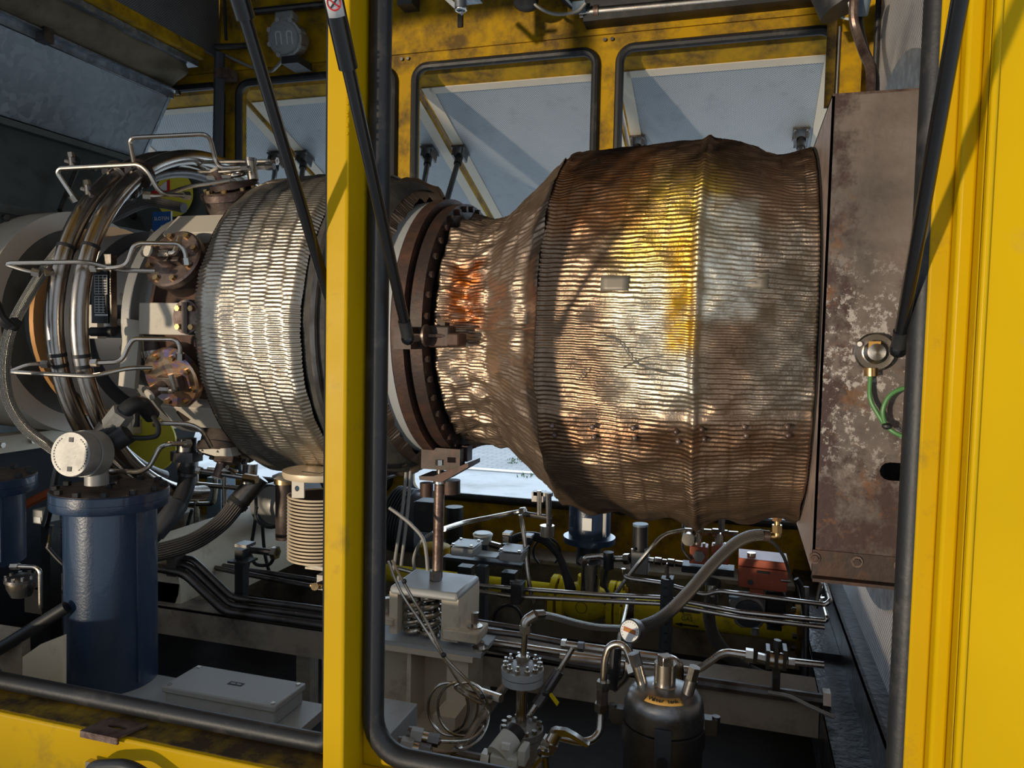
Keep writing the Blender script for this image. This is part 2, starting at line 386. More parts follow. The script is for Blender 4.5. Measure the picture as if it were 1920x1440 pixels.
simple('gap_shade', (.012,.010,.009), .8)  # near-black that paints the shade inside gaps, groove and slot into the colour
# ================================================================ THE SETTING
def sheet(p, du, dv, th=.004):
    """flat sheet with metre UVs: corner p, edges du and dv, real thickness"""
    p, du, dv = Vector(p), Vector(du), Vector(dv); n = du.cross(dv).normalized()*th; m = MB()
    a, b = du.length, dv.length; uv = ((0,0),(a,0),(a,b),(0,b))
    m.add([p,p+du,p+du+dv,p+dv], [(0,1,2,3)], [uv]); m.add([p+n,p+n+du,p+n+du+dv,p+n+dv], [(0,1,2,3)], [uv])
    q = [p,p+du,p+du+dv,p+dv]
    for i in range(4): m.add([q[i],q[(i+1)%4],q[(i+1)%4]+n,q[i]+n], [(0,1,2,3)], [((0,0),)*4])
    return m
YF, YN = 3.80, 1.40            # far and near walls of the enclosure
struct('ground', MB().bx(-30,30,-12,9.6,-1.85,-1.75), 'concrete')
struct('paving', MB().bx(-30,30,9.75,45,-1.85,-1.75), 'setts')
struct('trim_1', MB().bx(-30,30,9.6,9.75,-1.85,-1.735), 'white')
WX = [(-3.93,-2.94),(-2.83,-1.84),(-1.726,-.74),(-.63,.36)]
ZT, ZB = 1.455, -.845
fw = struct('wall_far', MB().plate(rect(-4.2,.56,-1.08,2.1,YF), [rrect(a,b,ZB,ZT,YF,.07) for a,b in WX], (0,.07,0)), 'yellow_dirty')
obj('drip_rail', MB().bx(-4.1,.40,YF-.012,YF,1.525,1.545), 'yellow_dirty', fw)
for i,(a,b) in enumerate(WX):
    obj('window_seal', MB().tube(rrect(a+.004,b-.004,ZB+.004,ZT-.004,YF-.006,.07,6), .022, 10, closed=True), 'rubber', fw)
for (a,b) in ((-.74,-.63),(-1.84,-1.726)):
    for dx in (-.018,.018):
        obj('bolt', MB().cyl((( a+b)/2+dx,YF,1.50),((a+b)/2+dx,YF-.012,1.50),.009,seg=8), 'steel_dark', fw)
struct('baseboard_far', MB().bx(-4.2,.56,3.70,3.88,-1.55,-1.10).bx(-4.2,.56,3.60,3.80,-1.10,-1.08), 'cream_dirty')
struct('wall_right', sheet((.52,YN+.13,-1.5),(0,YF-YN-.13,0),(0,0,3.6),.02), 'perf_wall')
struct('trim_9', sheet((.418,YN+.13,-.94),(0,YF-YN-.13,0),(0,0,.75),.01), 'perf_wall')
struct('trim_2', MB().bx(.365,.43,YN+.13,YF,-.96,-.94).bx(.365,.375,YN+.13,YF,-1.075,-.94), 'oily')
struct('trim_3', MB().bx(.27,.375,YN+.13,YF,-1.09,-1.075).bx(.27,.278,YN+.13,YF,-1.30,-1.075), 'oily')
struct('trim_4', MB().bx(.273,.364,2.78,YF,-1.074,-1.055), 'oily')
struct('ceiling', MB().bx(-4.2,.56,YN,YF+.07,2.1,2.16), 'grey_dark')
struct('floor', MB().bx(-4.2,.56,YN,YF+.05,-1.60,-1.50), 'pit')
gt = MB()
for (x,y) in ((968,874),(972,880),(990,876),(1010,902),(1050,868),(1082,872),(1086,869),(1100,880),(985,905),(1040,895)):
    c = PZ(x,y-12,-1.75)
    for k in range(14):
        q = c+Vector((random.uniform(-.12,.12),random.uniform(-.12,.12),0)); gt.cyl(q,q+Vector((random.uniform(-.03,.03),random.uniform(-.03,.03),random.uniform(.02,.055))),.007,.001,seg=5)
props(obj('grass', gt, 'leaf'), 'tufts of green grass growing between the paving setts', 'grass', None, 'stuff')
# near frame: outer skin, inner lip with the rubber seals
NB = [(-3.1,-1.96,-.955),(-1.91,-.832,-.955),(-.782,.362,-.955)]
nf = struct('wall_near', MB().plate(rect(-4.2,1.7,-1.62,1.74,YN), [rect(a,b,c,1.62,YN) for a,b,c in NB], (0,.095,0)), 'yellow', bevel=.006)
LIP = [(-3.07,-1.987,-.925),(-1.885,-.862,-.925),(-.757,.303,-.925)]
obj('inner_lip', MB().plate(rect(-4.2,.60,-1.45,1.74,1.4955), [rrect(a,b,c,1.59,1.4955,.075 if a > -1 else .03) for a,b,c in LIP], (0,.02,0)), 'yellow', nf)
for (a,b,c) in LIP[:2]:
    obj('door_seal', MB().tube(rrect(a,b,c,1.59,1.49,.03,7), .0215, 12, closed=True), 'rubber', nf)
a,b,c = LIP[2]
obj('door_seal', MB().tube(rrect(a,b,c,1.59,1.49,.085,7), .024, 12, closed=True), 'rubber', nf)
obj('fold', MB().bx(.336,.3618,1.432,1.50,-.955,1.62), 'yellow_bright', nf, bevel=.006)
obj('outer_skin', MB().bx(.3615,1.6,1.388,1.3995,-1.62,1.74).bx(.3615,.372,1.378,1.40,-1.62,1.74), 'yellow_bright', nf, bevel=.004)
obj('inner_edge', MB().bx(.303,.336,1.462,1.494,-.955,1.62), 'yellow', nf, bevel=.004)
obj('sill_grime', MB().bx(-1.86,-.85,1.415,1.4945,-.956,-.9535), 'yellow_grime', nf)
obj('weld_beads', (lambda m: [m.sph((-.7835,1.401,.60-.012*k-.01*random.random()),.0035,8) for k in range(16) if random.random()<.75] and m)(MB()), 'yellow', nf)
# bracket lugs on the sill
lug = thing('lock_plate', 'rusty slotted lock plate lying on the yellow sill below the blue vessels', 'plate', (-1.44,1.41,-.953))
obj('plate', MB().plate([Vector(q) for q in ((-1.475,1.392,-.950),(-1.365,1.392,-.950),(-1.345,1.462,-.950),(-1.46,1.462,-.950))],
    [[Vector((-1.405+.022*math.cos(t)*1.3,1.428+.008*math.sin(t),-.950)) for t in np.linspace(0,2*math.pi,14)[:-1]]], (0,0,.004)), 'cover_brown', lug)
obj('lip', MB().bx(-1.475,-1.365,1.386,1.392,-.962,-.946), 'cover_brown', lug)
hd = thing('pull_handle', 'black curved pull handle on the yellow sill face at the bottom left edge', 'handle', P(225,1470,1.36))
obj('grip', MB().pipe([P(168,1470,1.392),P(172,1436,1.35),P(240,1434,1.35),P(300,1470,1.36)], .014, .03, 14), 'black', hd)
obj('mount', MB().pbox(160,1428,182,1475,1.372,.016), 'steel', hd)
# raised doors
def door(name, hinge, y0, z0, y1, z1, x0, x1, sgn, inner='perf', mat='yellow_dirty'):
    d = Vector((0,y1-y0,z1-z0)); L = d.length; d.normalize(); n = Vector((0,-d.z,d.y))*sgn      # n points to the weather side
    o = Vector((0,y0,z0)); t = thing(name, None, None, ((x0+x1)/2,y0,z0), kind='structure')
    rot = Matrix((Vector((1,0,0)), d, n)).transposed()
    def b(xa,xb,la,lb,na,nb): return MB().box(Vector(((xa+xb)/2,0,0))+o+d*((la+lb)/2)+n*((na+nb)/2), (abs(xb-xa),lb-la,nb-na), rot)
    w = .055
    for q in (b(x0,x0+w,0,L,0,.09), b(x1-w,x1,0,L,0,.09), b(x0+w,x1-w,0,w*1.8,0,.09), b(x0+w,x1-w,L-w,L,0,.09)): obj('frame_bar', q, mat, t)
    obj('skin', b(x0,x1,0,L,.09,.094), mat, t)
    for q in (b(x0+.012,x0+w+.02,w*1.8,L,-.006,-.0005), b(x1-w-.02,x1-.012,w*1.8,L,-.006,-.0005), b(x0+w,x1-w,w*1.8,w*1.8+.05,-.006,-.0005)): obj('border', q, 'cream_clean', t)
    obj('lining', sheet(o+Vector((x0+w+.02,0,0))+d*(w*1.8+.05)+n*.0, Vector((x1-x0-2*w-.04,0,0)), d*(L-w*2.8-.05), .02*sgn), inner, t)
    return t, o, d, n
FD = []
for i,(a,b) in enumerate(WX):
    FD.append(door('door_%d' % (i+1), None, YF+.07, ZT-.02, YF+2.12, .665, a-.045, b+.045, 1))
for i,(a,b,c) in enumerate(NB):
    door('door_%d' % (i+5), None, YN-.02, 1.66, -.60, 2.05, a-.0, b+.0, 1)
def on_door(px, py, k=0):
    _, o, d, n = FD[k]; r = ray(px, py); return r*(o.dot(n)/r.dot(n))
# left end wall above the intake, the intake hopper and its strips
struct('wall_left', MB().bx(-4.22,-4.2,YN,YF+.07,-1.6,2.16), 'plenum')
struct('trim_8', sheet((-2.97,YN+.1,1.60),(0,YF-YN-.12,0),(0,0,.5),.02), 'perf_dark')
struct('trim_5', MB().bx(-3.03,-2.945,YN+.1,YF-.15,1.545,1.60), 'yellow_dirty')
t = thing('intake_hopper', 'galvanised intake duct sloping inward above the grey engine inlet, upper left corner', 'duct', (-3.2,2.6,.95))
YA, YB = 1.53, 3.60
def strip(x0,z0,x1,z1,ya=YA,yb=YB,th=.006):
    return sheet((x0,ya,z0),(0,yb-ya,0),(x1-x0,0,z1-z0),th)
obj('galvanised_panel', strip(-3.14,1.33,-3.33,1.0), 'spangle', t)
obj('edge_strip', MB().bx(-3.335,-3.13,YB-.004,YB+.004,1.0,1.0) if False else MB().prism([Vector((-3.135,YB-.012,1.335)),Vector((-3.325,YB-.012,1.0)),Vector((-3.34,YB-.012,1.0)),Vector((-3.15,YB-.012,1.335))],(0,.02,0)), 'galv', t)
obj('angle_rail', MB().bx(-3.145,-3.095,YA,YB+.03,1.368,1.376).bx(-3.145,-3.137,YA,YB+.03,1.335,1.376), 'galv', t)
obj('dark_gap', MB().bx(-3.22,-3.19,YA,YB-.02,1.34,1.60), 'gap_shade', t)  # solid strip, blackened to stand for the shade behind the canvas joint
obj('top_rail', MB().bx(-3.06,-2.985,YA,YB+.05,1.508,1.54), 'galv', t)
obj('splice_bracket', MB().bx(-3.14,-3.085,2.75,2.80,1.325,1.40), 'steel_dark', t)
obj('rail_screw', MB().cyl((-3.10,YB+.01,1.36),(-3.08,YB+.01,1.36),.012,seg=8), 'steel', t)
cv = MB(); nx, ny = 40, 10; vs = []
for i in range(nx+1):
    y = YA+(YB-YA)*i/nx
    for j in range(ny+1):
        s = j/ny; bul = math.sin(math.pi*s)*.03*(1+.5*math.sin(y*7+s*4)) + .010*math.sin(y*17+s*9)
        vs.append(Vector((-3.02-.125*s+bul, y, 1.515-.135*s - .018*math.sin(math.pi*s)*(1+math.sin(3*y)))))
cv.add(vs, [(i*(ny+1)+j,(i+1)*(ny+1)+j,(i+1)*(ny+1)+j+1,i*(ny+1)+j+1) for i in range(nx) for j in range(ny)])
k = obj('canvas_joint', cv, 'canvas', t); k.modifiers.new('thickness','SOLIDIFY').thickness = .003
# grey plenum wall with flanges
pl = thing('inlet_plenum', 'grey-green sheet steel inlet plenum with bolted flanges behind the steel manifold rings', 'plenum', (-3.3,2.6,-1.2))
obj('upper_wall', MB().prism([Vector((-3.42,YA,1.08)),Vector((-3.42,3.79,1.08)),Vector((-3.05,3.79,.50)),Vector((-3.05,YA,.50))],(-.01,0,0)), 'plenum', pl)
obj('top_flange', MB().bx(-3.48,-3.30,YA,3.64,.955,.985), 'plenum', pl)
obj('mid_flange', MB().bx(-3.06,-2.86,YA,3.66,.475,.51), 'plenum', pl)
obj('mid_face', MB().bx(-2.885,-2.87,YA,3.66,.43,.475), 'plenum', pl)
for y in (1.95,2.09,2.22,2.36,2.62,2.75,2.9,3.05): obj('bolt', MB().hexn((-2.872,y,.455),(-2.853,y,.455),.016), 'steel_dark', pl)
obj('low_flange', MB().bx(-2.97,-2.88,1.9,3.6,-.50,-.43), 'cream', pl)
for y in (1.98,2.1,2.22,2.34,2.48): obj('bolt', MB().hexn((-2.882,y,-.465),(-2.868,y,-.465),.012), 'steel', pl)
obj('lower_wall', MB().prism([Vector((-2.95,YA,-.46)),Vector((-2.95,3.62,-.46)),Vector((-3.3,3.62,-1.4)),Vector((-3.3,YA,-1.4))],(-.01,0,0)), 'grey_dark', pl)
obj('back_wall', MB().bx(-3.0,-2.98,2.55,3.66,-.45,.48), 'plenum', pl)
for (y,z) in ((1.9,.72),(2.25,.6),(2.45,.58),(3.3,.62)):
    q = Vector((-3.05-(z-.5)*.64,y,z)); obj('plug', MB().cyl(q,q+Vector((.02,0,.012)),.02,seg=10), 'black', pl)
# engine axis
AY, AZ = 2.60, .04
def lx(prof, seg=64, **k): return MB().lathe([(x,r) for x,r in prof], (0,AY,AZ), (1,0,0), seg, **k)
def AX(x, th, r): return Vector((x, AY-r*math.cos(th), AZ+r*math.sin(th)))
eng = thing('gas_turbine', 'bare cream and brown turbine casing with burners, left of the yellow centre post', 'engine', (-2.2,AY,-.5))
obj('inlet_casing', lx([(-3.5,.45),(-2.72,.47),(-2.70,.47),(-2.70,.40)], caps=False), 'cream_clean', eng)
obj('inlet_face', lx([(-2.705,.465),(-2.700,.30),(-2.55,.28)], caps=False), 'plenum', eng)
obj('compressor_drum', lx([(-2.62,.33),(-2.56,.36),(-2.34,.38),(-2.33,.34),(-2.10,.34)], caps=False), 'grey_dark', eng)
obj('tan_ring', lx([(-2.555,.36),(-2.555,.405),(-2.535,.405),(-2.535,.36)]), 'tan_ring', eng)
obj('bolted_ring', lx([(-2.10,.30),(-2.10,.435),(-2.06,.435),(-2.06,.40),(-1.98,.40)], caps=False), 'grey_cast', eng)
for k in range(28):
    th = 2*math.pi*k/28
    if math.cos(th) > -.3: obj('bolt', MB().hexn(AX(-2.10,th,.415),AX(-2.125,th,.415),.014), 'steel_dark', eng)
obj('bracket_plate', MB().bx(-2.32,-2.20,2.16,2.20,-.02,.10), 'cream_clean', eng)
obj('bracket_plate', MB().box((-2.06,2.17,-.07),(.07,.02,.24),Matrix.Rotation(.12,3,'Y')), 'cream_clean', eng)
obj('cross_pipe', MB().tube(spline([AX(-1.97,-.1,.43),AX(-1.965,-.3,.44),AX(-1.93,-.55,.45),AX(-1.9,-.8,.46)],8),.035,14), 'cover_dark', eng)
obj('cross_band', MB().tube([AX(-1.97,-.22,.437),AX(-1.967,-.27,.44)],.039,14), 'steel', eng)
obj('burner_casing', lx([(-1.99,.36),(-1.985,.43),(-1.96,.44),(-1.62,.455)], caps=False), 'rust_flange', eng)
for k in range(8):
    th = R_(1.5+45*k)
    up = Vector((0,-math.cos(th),math.sin(th))); tg = Vector((0,math.sin(th),math.cos(th)))
    rot = Matrix((Vector((1,0,0)), tg, up)).transposed()
    obj('cream_rib', MB().box(AX(-1.825,th,.452),(.30,.108,.07),rot), 'cream_clean', eng, bevel=.003)
# burner covers
BP = ['lower side cover tinted blue and orange below the small round boss','cover with brown face and dark lower edge above the small round boss','brown cover half hidden under the tubes at the upper side','dark cover at the very top beside the foil wrap',
      'cover at the far upper side','cover at the far side','cover at the far lower side','dark oily cover underneath the burner casing']
def burner(th, mat, label, stub=True):
    up = Vector((0,-math.cos(th),math.sin(th))); tg = Vector((0,math.sin(th),math.cos(th))); x = -1.835; ex = Vector((1,0,0))
    c = AX(x, th, .43); t = thing('burner_cover', label, 'cover', c, 'burner covers around the engine')
    def at(ax, at_, h): return c + ex*ax + tg*at_ + up*h
    obj('boss', MB().lathe([(0,.098),(.075,.098)], c, up, 28), 'cover_dark', t)
    obj('cover_disc', MB().lathe([(.075,.106),(.098,.106),(.104,.100)], c, up, 32), mat, t)
    for k in range(8):
        a = 2*math.pi*(k+.5)/8; p = at(.086*math.cos(a), .086*math.sin(a), .102); obj('bolt', MB().hexn(p, p+up*.013, .0105), 'brass' if mat != 'cover_dark' else 'steel_dark', t)
    obj('valve_body', MB().box(at(.012,-.005,.118),(.085,.05,.03),Matrix((ex,tg,up)).transposed()), 'cover_dark', t, bevel=.004)
    if stub:
        d = (up*1.0 - ex*.25 - tg*.2).normalized(); p = at(-.005,-.006,.11)
        obj('nozzle_stub', MB().cyl(p, p+d*.075, .019, seg=20), 'cover_brown', t)
        obj('end_cap', MB().cyl(p+d*.075, p+d*.081, .020, seg=20), 'cream_clean', t)
        q = p+d*.05
        obj('fitting', MB().hexn(q+ex*.015, q+ex*.055, .012), 'steel', t)
        obj('fitting', MB().hexn(q-ex*.05, q-ex*.015, .012), 'steel', t)
        obj('elbow', MB().pipe([q+ex*.055, q+ex*.075, q+ex*.075+tg*.06], .009, .02), 'steel', t)
    return t
TH0 = 24
mats = ['heat_tint','cover_brown','cover_brown','cover_dark','cover_dark','cover_dark','cover_dark','cover_dark']
for k in range(8): burner(R_(-21+45*k), mats[k], 'round bolted burner '+BP[k], k in (0,1,2,3,7))
bs = thing('round_boss', 'small round four-bolt flange on the cream rib between two burner covers', 'flange', AX(-1.72,.03,.47))
c0 = AX(-1.728, R_(2), .45)
obj('barrel', MB().cyl(c0, c0+Vector((0,-.085,.002)), .058, seg=28), 'black', bs)
obj('face', MB().cyl(c0+Vector((-.005,-.085,.002)), c0+Vector((-.006,-.094,.002)), .056, seg=28), 'cover_brown', bs)
for dx,dz in ((-.026,.03),(.026,.03),(-.026,-.03),(.026,-.03)): bolt(bs, c0+Vector((dx-.005,-.094,dz)), (0,-1,0), .010, .012, 'brass')
obj('slot_bar', MB().box(c0+Vector((-.005,-.098,0)),(.022,.008,.10)), 'cover_dark', bs)
# steel manifold rings
def ring(x, R, r, a0, a1, label, mat='manifold', bow=0, cz=.0):
    pts = []
    for k in range(61):
        a = R_(a0+(a1-a0)*k/60); pts.append(AX(x+bow*math.sin(a)**2, a, R)+Vector((0,0,cz)))
    t = thing('manifold_ring', label, 'pipe', pts[0], 'steel manifold rings around the compressor')
    obj('ring_pipe', MB().tube(pts, r, 18), mat, t)
    for a in (53,):
        a = R_(a); p = AX(x+bow*math.sin(a)**2, a, R)+Vector((0,0,cz)); tg = Vector((0,math.sin(a),math.cos(a)))
        obj('joint_flange', MB().cyl(p-tg*.014, p-tg*.002, r*1.75, seg=24), 'steel_dark', t)
        obj('joint_flange', MB().cyl(p+tg*.002, p+tg*.014, r*1.75, seg=24), 'cover_dark', t)
        up = Vector((0,-math.cos(a),math.sin(a)))
        for q in (-1,1): bolt(t, p+up*r*1.35*q-tg*.03, tg, .007, .06)
    for a in (-12,-9, 22):
        a = R_(a); p = AX(x+bow*math.sin(a)**2, a, R)+Vector((0,0,cz)); tg = Vector((0,math.sin(a),math.cos(a)))
        obj('tape_band', MB().cyl(p-tg*.006, p+tg*.006, r*1.03, seg=20), 'black', t)
    return t
ring(-2.145, .665, .0285, -84, 112, 'outer polished steel manifold ring, leftmost of the pair', cz=-.01)
ring(-2.045, .665, .0285, -84, 112, 'inner polished steel manifold ring, nearer the burners', cz=-.01)
ring(-2.115, .612, .020, -70, 100, 'thin dark steel manifold ring tucked behind the polished pair', 'steel_dark', cz=-.01)
# number plate stand
npz = thing('data_plate', 'black data plate with white ruled table beside the manifold rings', 'plate', P(190,600,2.06))
a = P(174,606,2.06); b = P(206,482,2.06)
obj('post', MB().bx(P(197,606,2.07).x,P(211,606,2.07).x,2.065,2.09,a.z-.01,b.z+.01), 'steel', npz)
obj('plate', MB().bx(a.x,P(202,606,2.06).x,2.055,2.062,a.z,P(190,507,2.06).z), 'plate_black', npz)
rules = MB()
xx0, xx1 = P(176,600,2.05).x, P(200,600,2.05).x
for y in list(range(516,552,5))+list(range(556,588,5)):
    z = P(188,y,2.05).z; rules.bx(xx0,xx1-(0 if y<552 else .012),2.0535,2.0545,z-.0009,z+.0009)
for k in range(4):
    xm = xx0+(xx1-xx0)*(k+.02)/3.1; rules.bx(xm-.0007,xm+.0007,2.0535,2.0545,P(188,550,2.05).z,P(188,516,2.05).z)
    if k<3: rules.bx(xm-.0007,xm+.0007,2.0535,2.0545,P(188,586,2.05).z,P(188,556,2.05).z)
rules.bx(xx0,xx1,2.0535,2.0545,P(188,592,2.05).z,P(188,589,2.05).z)
obj('ruled_table', rules, 'white', npz)
obj('foot_clamp', MB().cyl(P(172,622,2.06),P(214,622,2.06),.016,seg=14), 'black', npz)
# instrument tubes around the burners
def tt(pts, r, label, **k): return tube_thing('steel_tube', PL(pts), r, k.pop('mat','steel'), label, **k)
G1 = 'thin steel tubes around the burners'
tt([(252,310,2.05),(243,266,2.05),(249,258,2.05),(392,251,2.2),(404,300,2.25),(413,315,2.25),(463,313,2.3)], .0075, 'thin steel tube in a tall square loop over the top of the manifold rings', group=G1, nuts=(1,))
tt([(143,378,2.02),(107,324,1.97),(112,316,1.97),(262,308,1.99),(278,322,2.0),(300,364,2.03),(355,367,2.12)], .0075, 'thin steel tube bent in a trapezoid across the upper manifold rings', group=G1, nuts=(0,1))
tt([(268,366,2.03),(300,368,2.06),(352,350,2.15),(430,338,2.25)], .007, 'short steel tube with black fitting crossing under the trapezoid tube', group=G1, nuts=(0,))
tt([(75,512,1.88),(50,508,1.86),(12,496,1.84),(20,493,1.84),(162,491,1.91),(205,502,1.95),(232,507,1.98),(291,508,2.03)], .0075, 'long thin steel tube running left across the rings from the brown burner cover', group=G1, nuts=(0,))
tt([(172,503,1.94),(215,502,1.95),(238,497,1.96),(250,462,1.97),(262,456,1.98),(336,457,2.03),(347,470,2.04),(351,496,2.05)], .0075, 'thin steel tube looping over the brown burner cover', group=G1, nuts=(0,1))
tt([(92,683,1.90),(55,682,1.88),(18,697,1.86),(28,698,1.86),(172,706,1.92),(240,690,1.97),(285,689,2.03)], .0075, 'long thin steel tube running left across the rings from the tinted burner cover', group=G1, nuts=(0,))
tt([(172,681,1.94),(228,678,1.96),(240,650,1.97),(250,635,1.98),(328,636,2.03),(338,648,2.04),(338,674,2.05)], .0075, 'thin steel tube looping over the tinted burner cover', group=G1, nuts=(0,1))
tt([(288,793,2.03),(355,795,2.08),(378,806,2.1),(396,838,2.15)], .0075, 'thin steel tube bending down beside the lowest foil edge', group=G1, nuts=(0,))
tt([(208,883,1.95),(262,885,1.95),(280,876,1.95),(300,838,1.97),(316,832,1.97),(355,832,2.05)], .008, 'steel tube with two bends from the round grey cap up to the casing', group=G1, nuts=(1,))
tt([(383,318,2.5),(372,312,2.5),(380,304,2.5),(520,302,2.5)], .0075, 'steel tube running level behind the top of the engine', group=G1, nuts=(1,))
tt([(372,322,2.36),(420,322,2.36),(470,316,2.38)], .006, 'short level steel tube joining the ring to the top valve', group=G1, nuts=(1,))
# valve tee on top
vt = thing('top_valve', 'steel tee valve standing on the top of the engine left of the strut', 'valve', P(474,340,2.42))
a, b = P(475,338,2.42), P(470,303,2.42)
obj('body', MB().cyl(a,b,.019,seg=18), 'steel', vt); obj('cap', MB().cyl(b,b+Vector((0,0,.012)),.021,seg=18), 'steel_dark', vt)
for q0,q1 in ((445,462),(484,500),(500,514)): obj('fitting', MB().hexn(P(q0,313,2.4),P(q1,312,2.4),.013), 'steel' if q0<500 else 'steel_dark', vt)
obj('base_flange', MB().lathe([(0,.085),(.02,.085)], P(440,353,2.42), Vector((-.1,-.35,1)), 24), 'hot_dark', vt)
# small lugs on the manifold
for i,(px,py,ly,lb) in enumerate(((332,298,2.45,'short black plug standing on top of the manifold ring'),(136,300,2.0,'black elbow plug sticking up at the upper left of the rings'),(166,352,1.98,'black valve plug lying on the shoulder of the manifold ring'))):
    t = thing('plug_fitting', lb, 'fitting', P(px,py+12,ly), 'plugs on the manifold ring')
    a = P(px,py+14,ly); b = P(px-2,py-4,ly)
    obj('stem', MB().cyl(a,b,.010,seg=10), 'steel_dark', t); obj('head', MB().hexn(b,b+Vector((-.004,0,.016)),.012), 'steel', t)
    if i: obj('arm', MB().pipe([P(px-12,py+2,ly),P(px,py+5,ly),P(px+6,py+16,ly)], .008, .01), 'steel_dark', t)
for i,(pts,lb) in enumerate((([(110,395,2.9),(85,450,2.9)] ,''),)): pass
tube_thing('grab_handle', PL([(140,293,3.0),(150,302,3.0),(112,395,2.75)]), .011, 'steel_dark', 'dark bent rod leaning on the plenum above the rings', 'handle', bend=.03)
# braided hose at far left
h = thing('braided_hose', 'long braided steel hose curving down along the left edge of the photo', 'hose', P(20,640,1.80))
obj('hose', MB().tube(spline(PL([(118,462,1.98),(88,500,1.93),(50,560,1.86),(18,625,1.80),(8,690,1.79),(16,750,1.80),(45,800,1.82),(85,832,1.86),(125,860,1.92)]),10), .0165, 16), 'braid', h)
for (x0,y0,x1,y1,m) in ((24,612,29,604,'black'),(14,640,12,652,'black'),(6,652,5,664,'label_amber')):
    obj('band', MB().cyl(P(x0,y0,1.80),P(x1,y1,1.795),.0185,seg=16), m, h)
obj('fitting', MB().hexn(P(100,508,1.9),P(84,512,1.88),.013), 'steel', h)
tube_thing('rubber_lever', PL([(-14,560,1.68),(4,600,1.68),(20,612,1.70)]), .016, 'black', 'black rubber lever end poking in at the left edge of the photo', 'lever', bend=.02)
# sensor cap and its elbow over the vessel
cp = thing('transmitter', 'round grey transmitter cap with two notches tilted above the big blue vessel', 'cap', P(160,880,1.86))
c = P(132,852,1.78); ax = (P(200,850,1.95)-c); ax = Vector((ax.x*1.0,ax.y,ax.z+.0)).normalized(); ax = Vector((-.12,.98,-.10)).normalized()
obj('cover', MB().lathe([(0,.045),(.0,.066),(.008,.069),(.045,.069),(.048,.062),(.05,.072),(.10,.072),(.12,.05)], c, ax, 36), 'grey_cast', cp)
fr = frame(ax); up = Vector((0,0,1)); up = (up-ax*up.dot(ax)).normalized(); rt = -ax.cross(up)
for s in (1,-1): obj('notch', MB().box(c-ax*.0005+up*.044*s, (.014,.003,.014), Matrix((rt,ax,up)).transposed()), 'black', cp)
let = MB()
for k in range(40):
    a = 2*math.pi*k/40
    if abs(math.sin(a)) < .85: let.box(c-ax*.0008+(rt*math.cos(a)+up*math.sin(a))*.056, (.003,.001,.005), Matrix((rt,ax,up)).transposed() @ Matrix.Rotation(-a,3,'Y'))
obj('raised_lettering', let, 'grey_dark', cp)
obj('neck', MB().cyl(c+ax*.11+Vector((0,0,-.02)), c+ax*.11+Vector((0,0,-.10)), .035, seg=20), 'grey_cast', cp)
eb = thing('black_elbow', 'black pipe elbow with grey hexagon nut rising from the cap to the engine', 'fitting', P(215,800,1.96))
obj('elbow', MB().pipe(PL([(200,822,1.93),(232,770,1.95),(262,752,1.99),(285,780,2.05)]), .026, .05, 16), 'black', eb)
obj('hex_nut', MB().hexn(P(210,800,1.945),P(232,772,1.945),.036), 'grey_cast', eb)
for q in ((182,832,205,800),(214,828,240,812)): obj('collar', MB().cyl(P(q[0],q[1],1.93),P(q[2],q[3],1.95),.034,seg=18), 'black', eb)
tube_thing('black_cable', PL([(235,820,1.95),(270,822,1.97),(296,818,1.98),(298,800,1.98),(288,782,2.0)]), .008, 'black', 'black cable looping in front of the yellow guard beneath the engine', 'cable', bend=.03)
tube_thing('black_stub', PL([(254,760,2.06),(254,800,2.06)]), .014, 'black', 'short black drain stub hanging before the yellow guard', 'stub')
# signs beyond the rings
yg = thing('yellow_sign', 'round yellow warning sign with a red bordered triangle seen through the top of the rings', 'sign', P(310,400,3.3))
c = P(326,364,3.30); obj('board', MB().cyl(c,c+Vector((0,.006,0)),.115,seg=48), 'sign_yellow', yg)
q = [P(276,366,3.295),P(318,368,3.295),P(317,336,3.295)]; obj('triangle', MB().prism(q,(0,.004,0)), 'red', yg)
q = [P(290,357,3.29),P(312,357,3.29),P(312,340,3.29)]; obj('triangle_centre', MB().prism(q,(0,.004,0)), 'white', yg)
bs = thing('blue_sign', 'blue sign with white capitals behind the upper manifold rings', 'sign', P(305,420,2.9))
a, b = P(286,432,2.9), P(324,396,2.9); obj('board', MB().bx(a.x,P(320,410,2.9).x,2.9,2.905,a.z,b.z), 'blue_sign', bs); obj('edge', MB().bx(P(320,410,2.9).x,P(321.5,410,2.9).x,2.9,2.905,a.z,b.z), 'white', bs)
text('SLOTEN', .023, P(303,410,2.898), (1,0,0), (0,0,1), 'white', bs); text('AFREE', .016, P(308,424,2.898), (1,0,0), (0,0,1), 'white', bs)
single('backing_panel', MB().pbox(255,338,402,440,3.36,.03), 'plenum', 'dull grey steel panel standing behind the round yellow sign', 'panel')
yl = single('yellow_guard', MB().cyl(P(285,830,3.1),P(285,830,3.1)+Vector((0,.01,0)),.145,seg=48), 'sign_yellow', 'large round yellow guard plate seen below the manifold rings', 'guard')
tube_thing('grey_hose', PL([(160,432,2.6),(215,405,2.65),(280,380,2.75),(345,390,2.75)]), .022, 'ribbed', 'grey hose arching behind the rings above the blue sign', 'hose', soft=True)
for i,(p,q,lb) in enumerate((((180,318,3.2),(135,290,3.2),'slim steel rod on the plenum wall, upper of two'),((250,455,3.0),(285,433,3.0),'slim steel rod beside the blue sign'))):
    single('steel_rod', MB().cyl(P(*p),P(*q),.010,seg=10), 'steel', lb, 'rod')
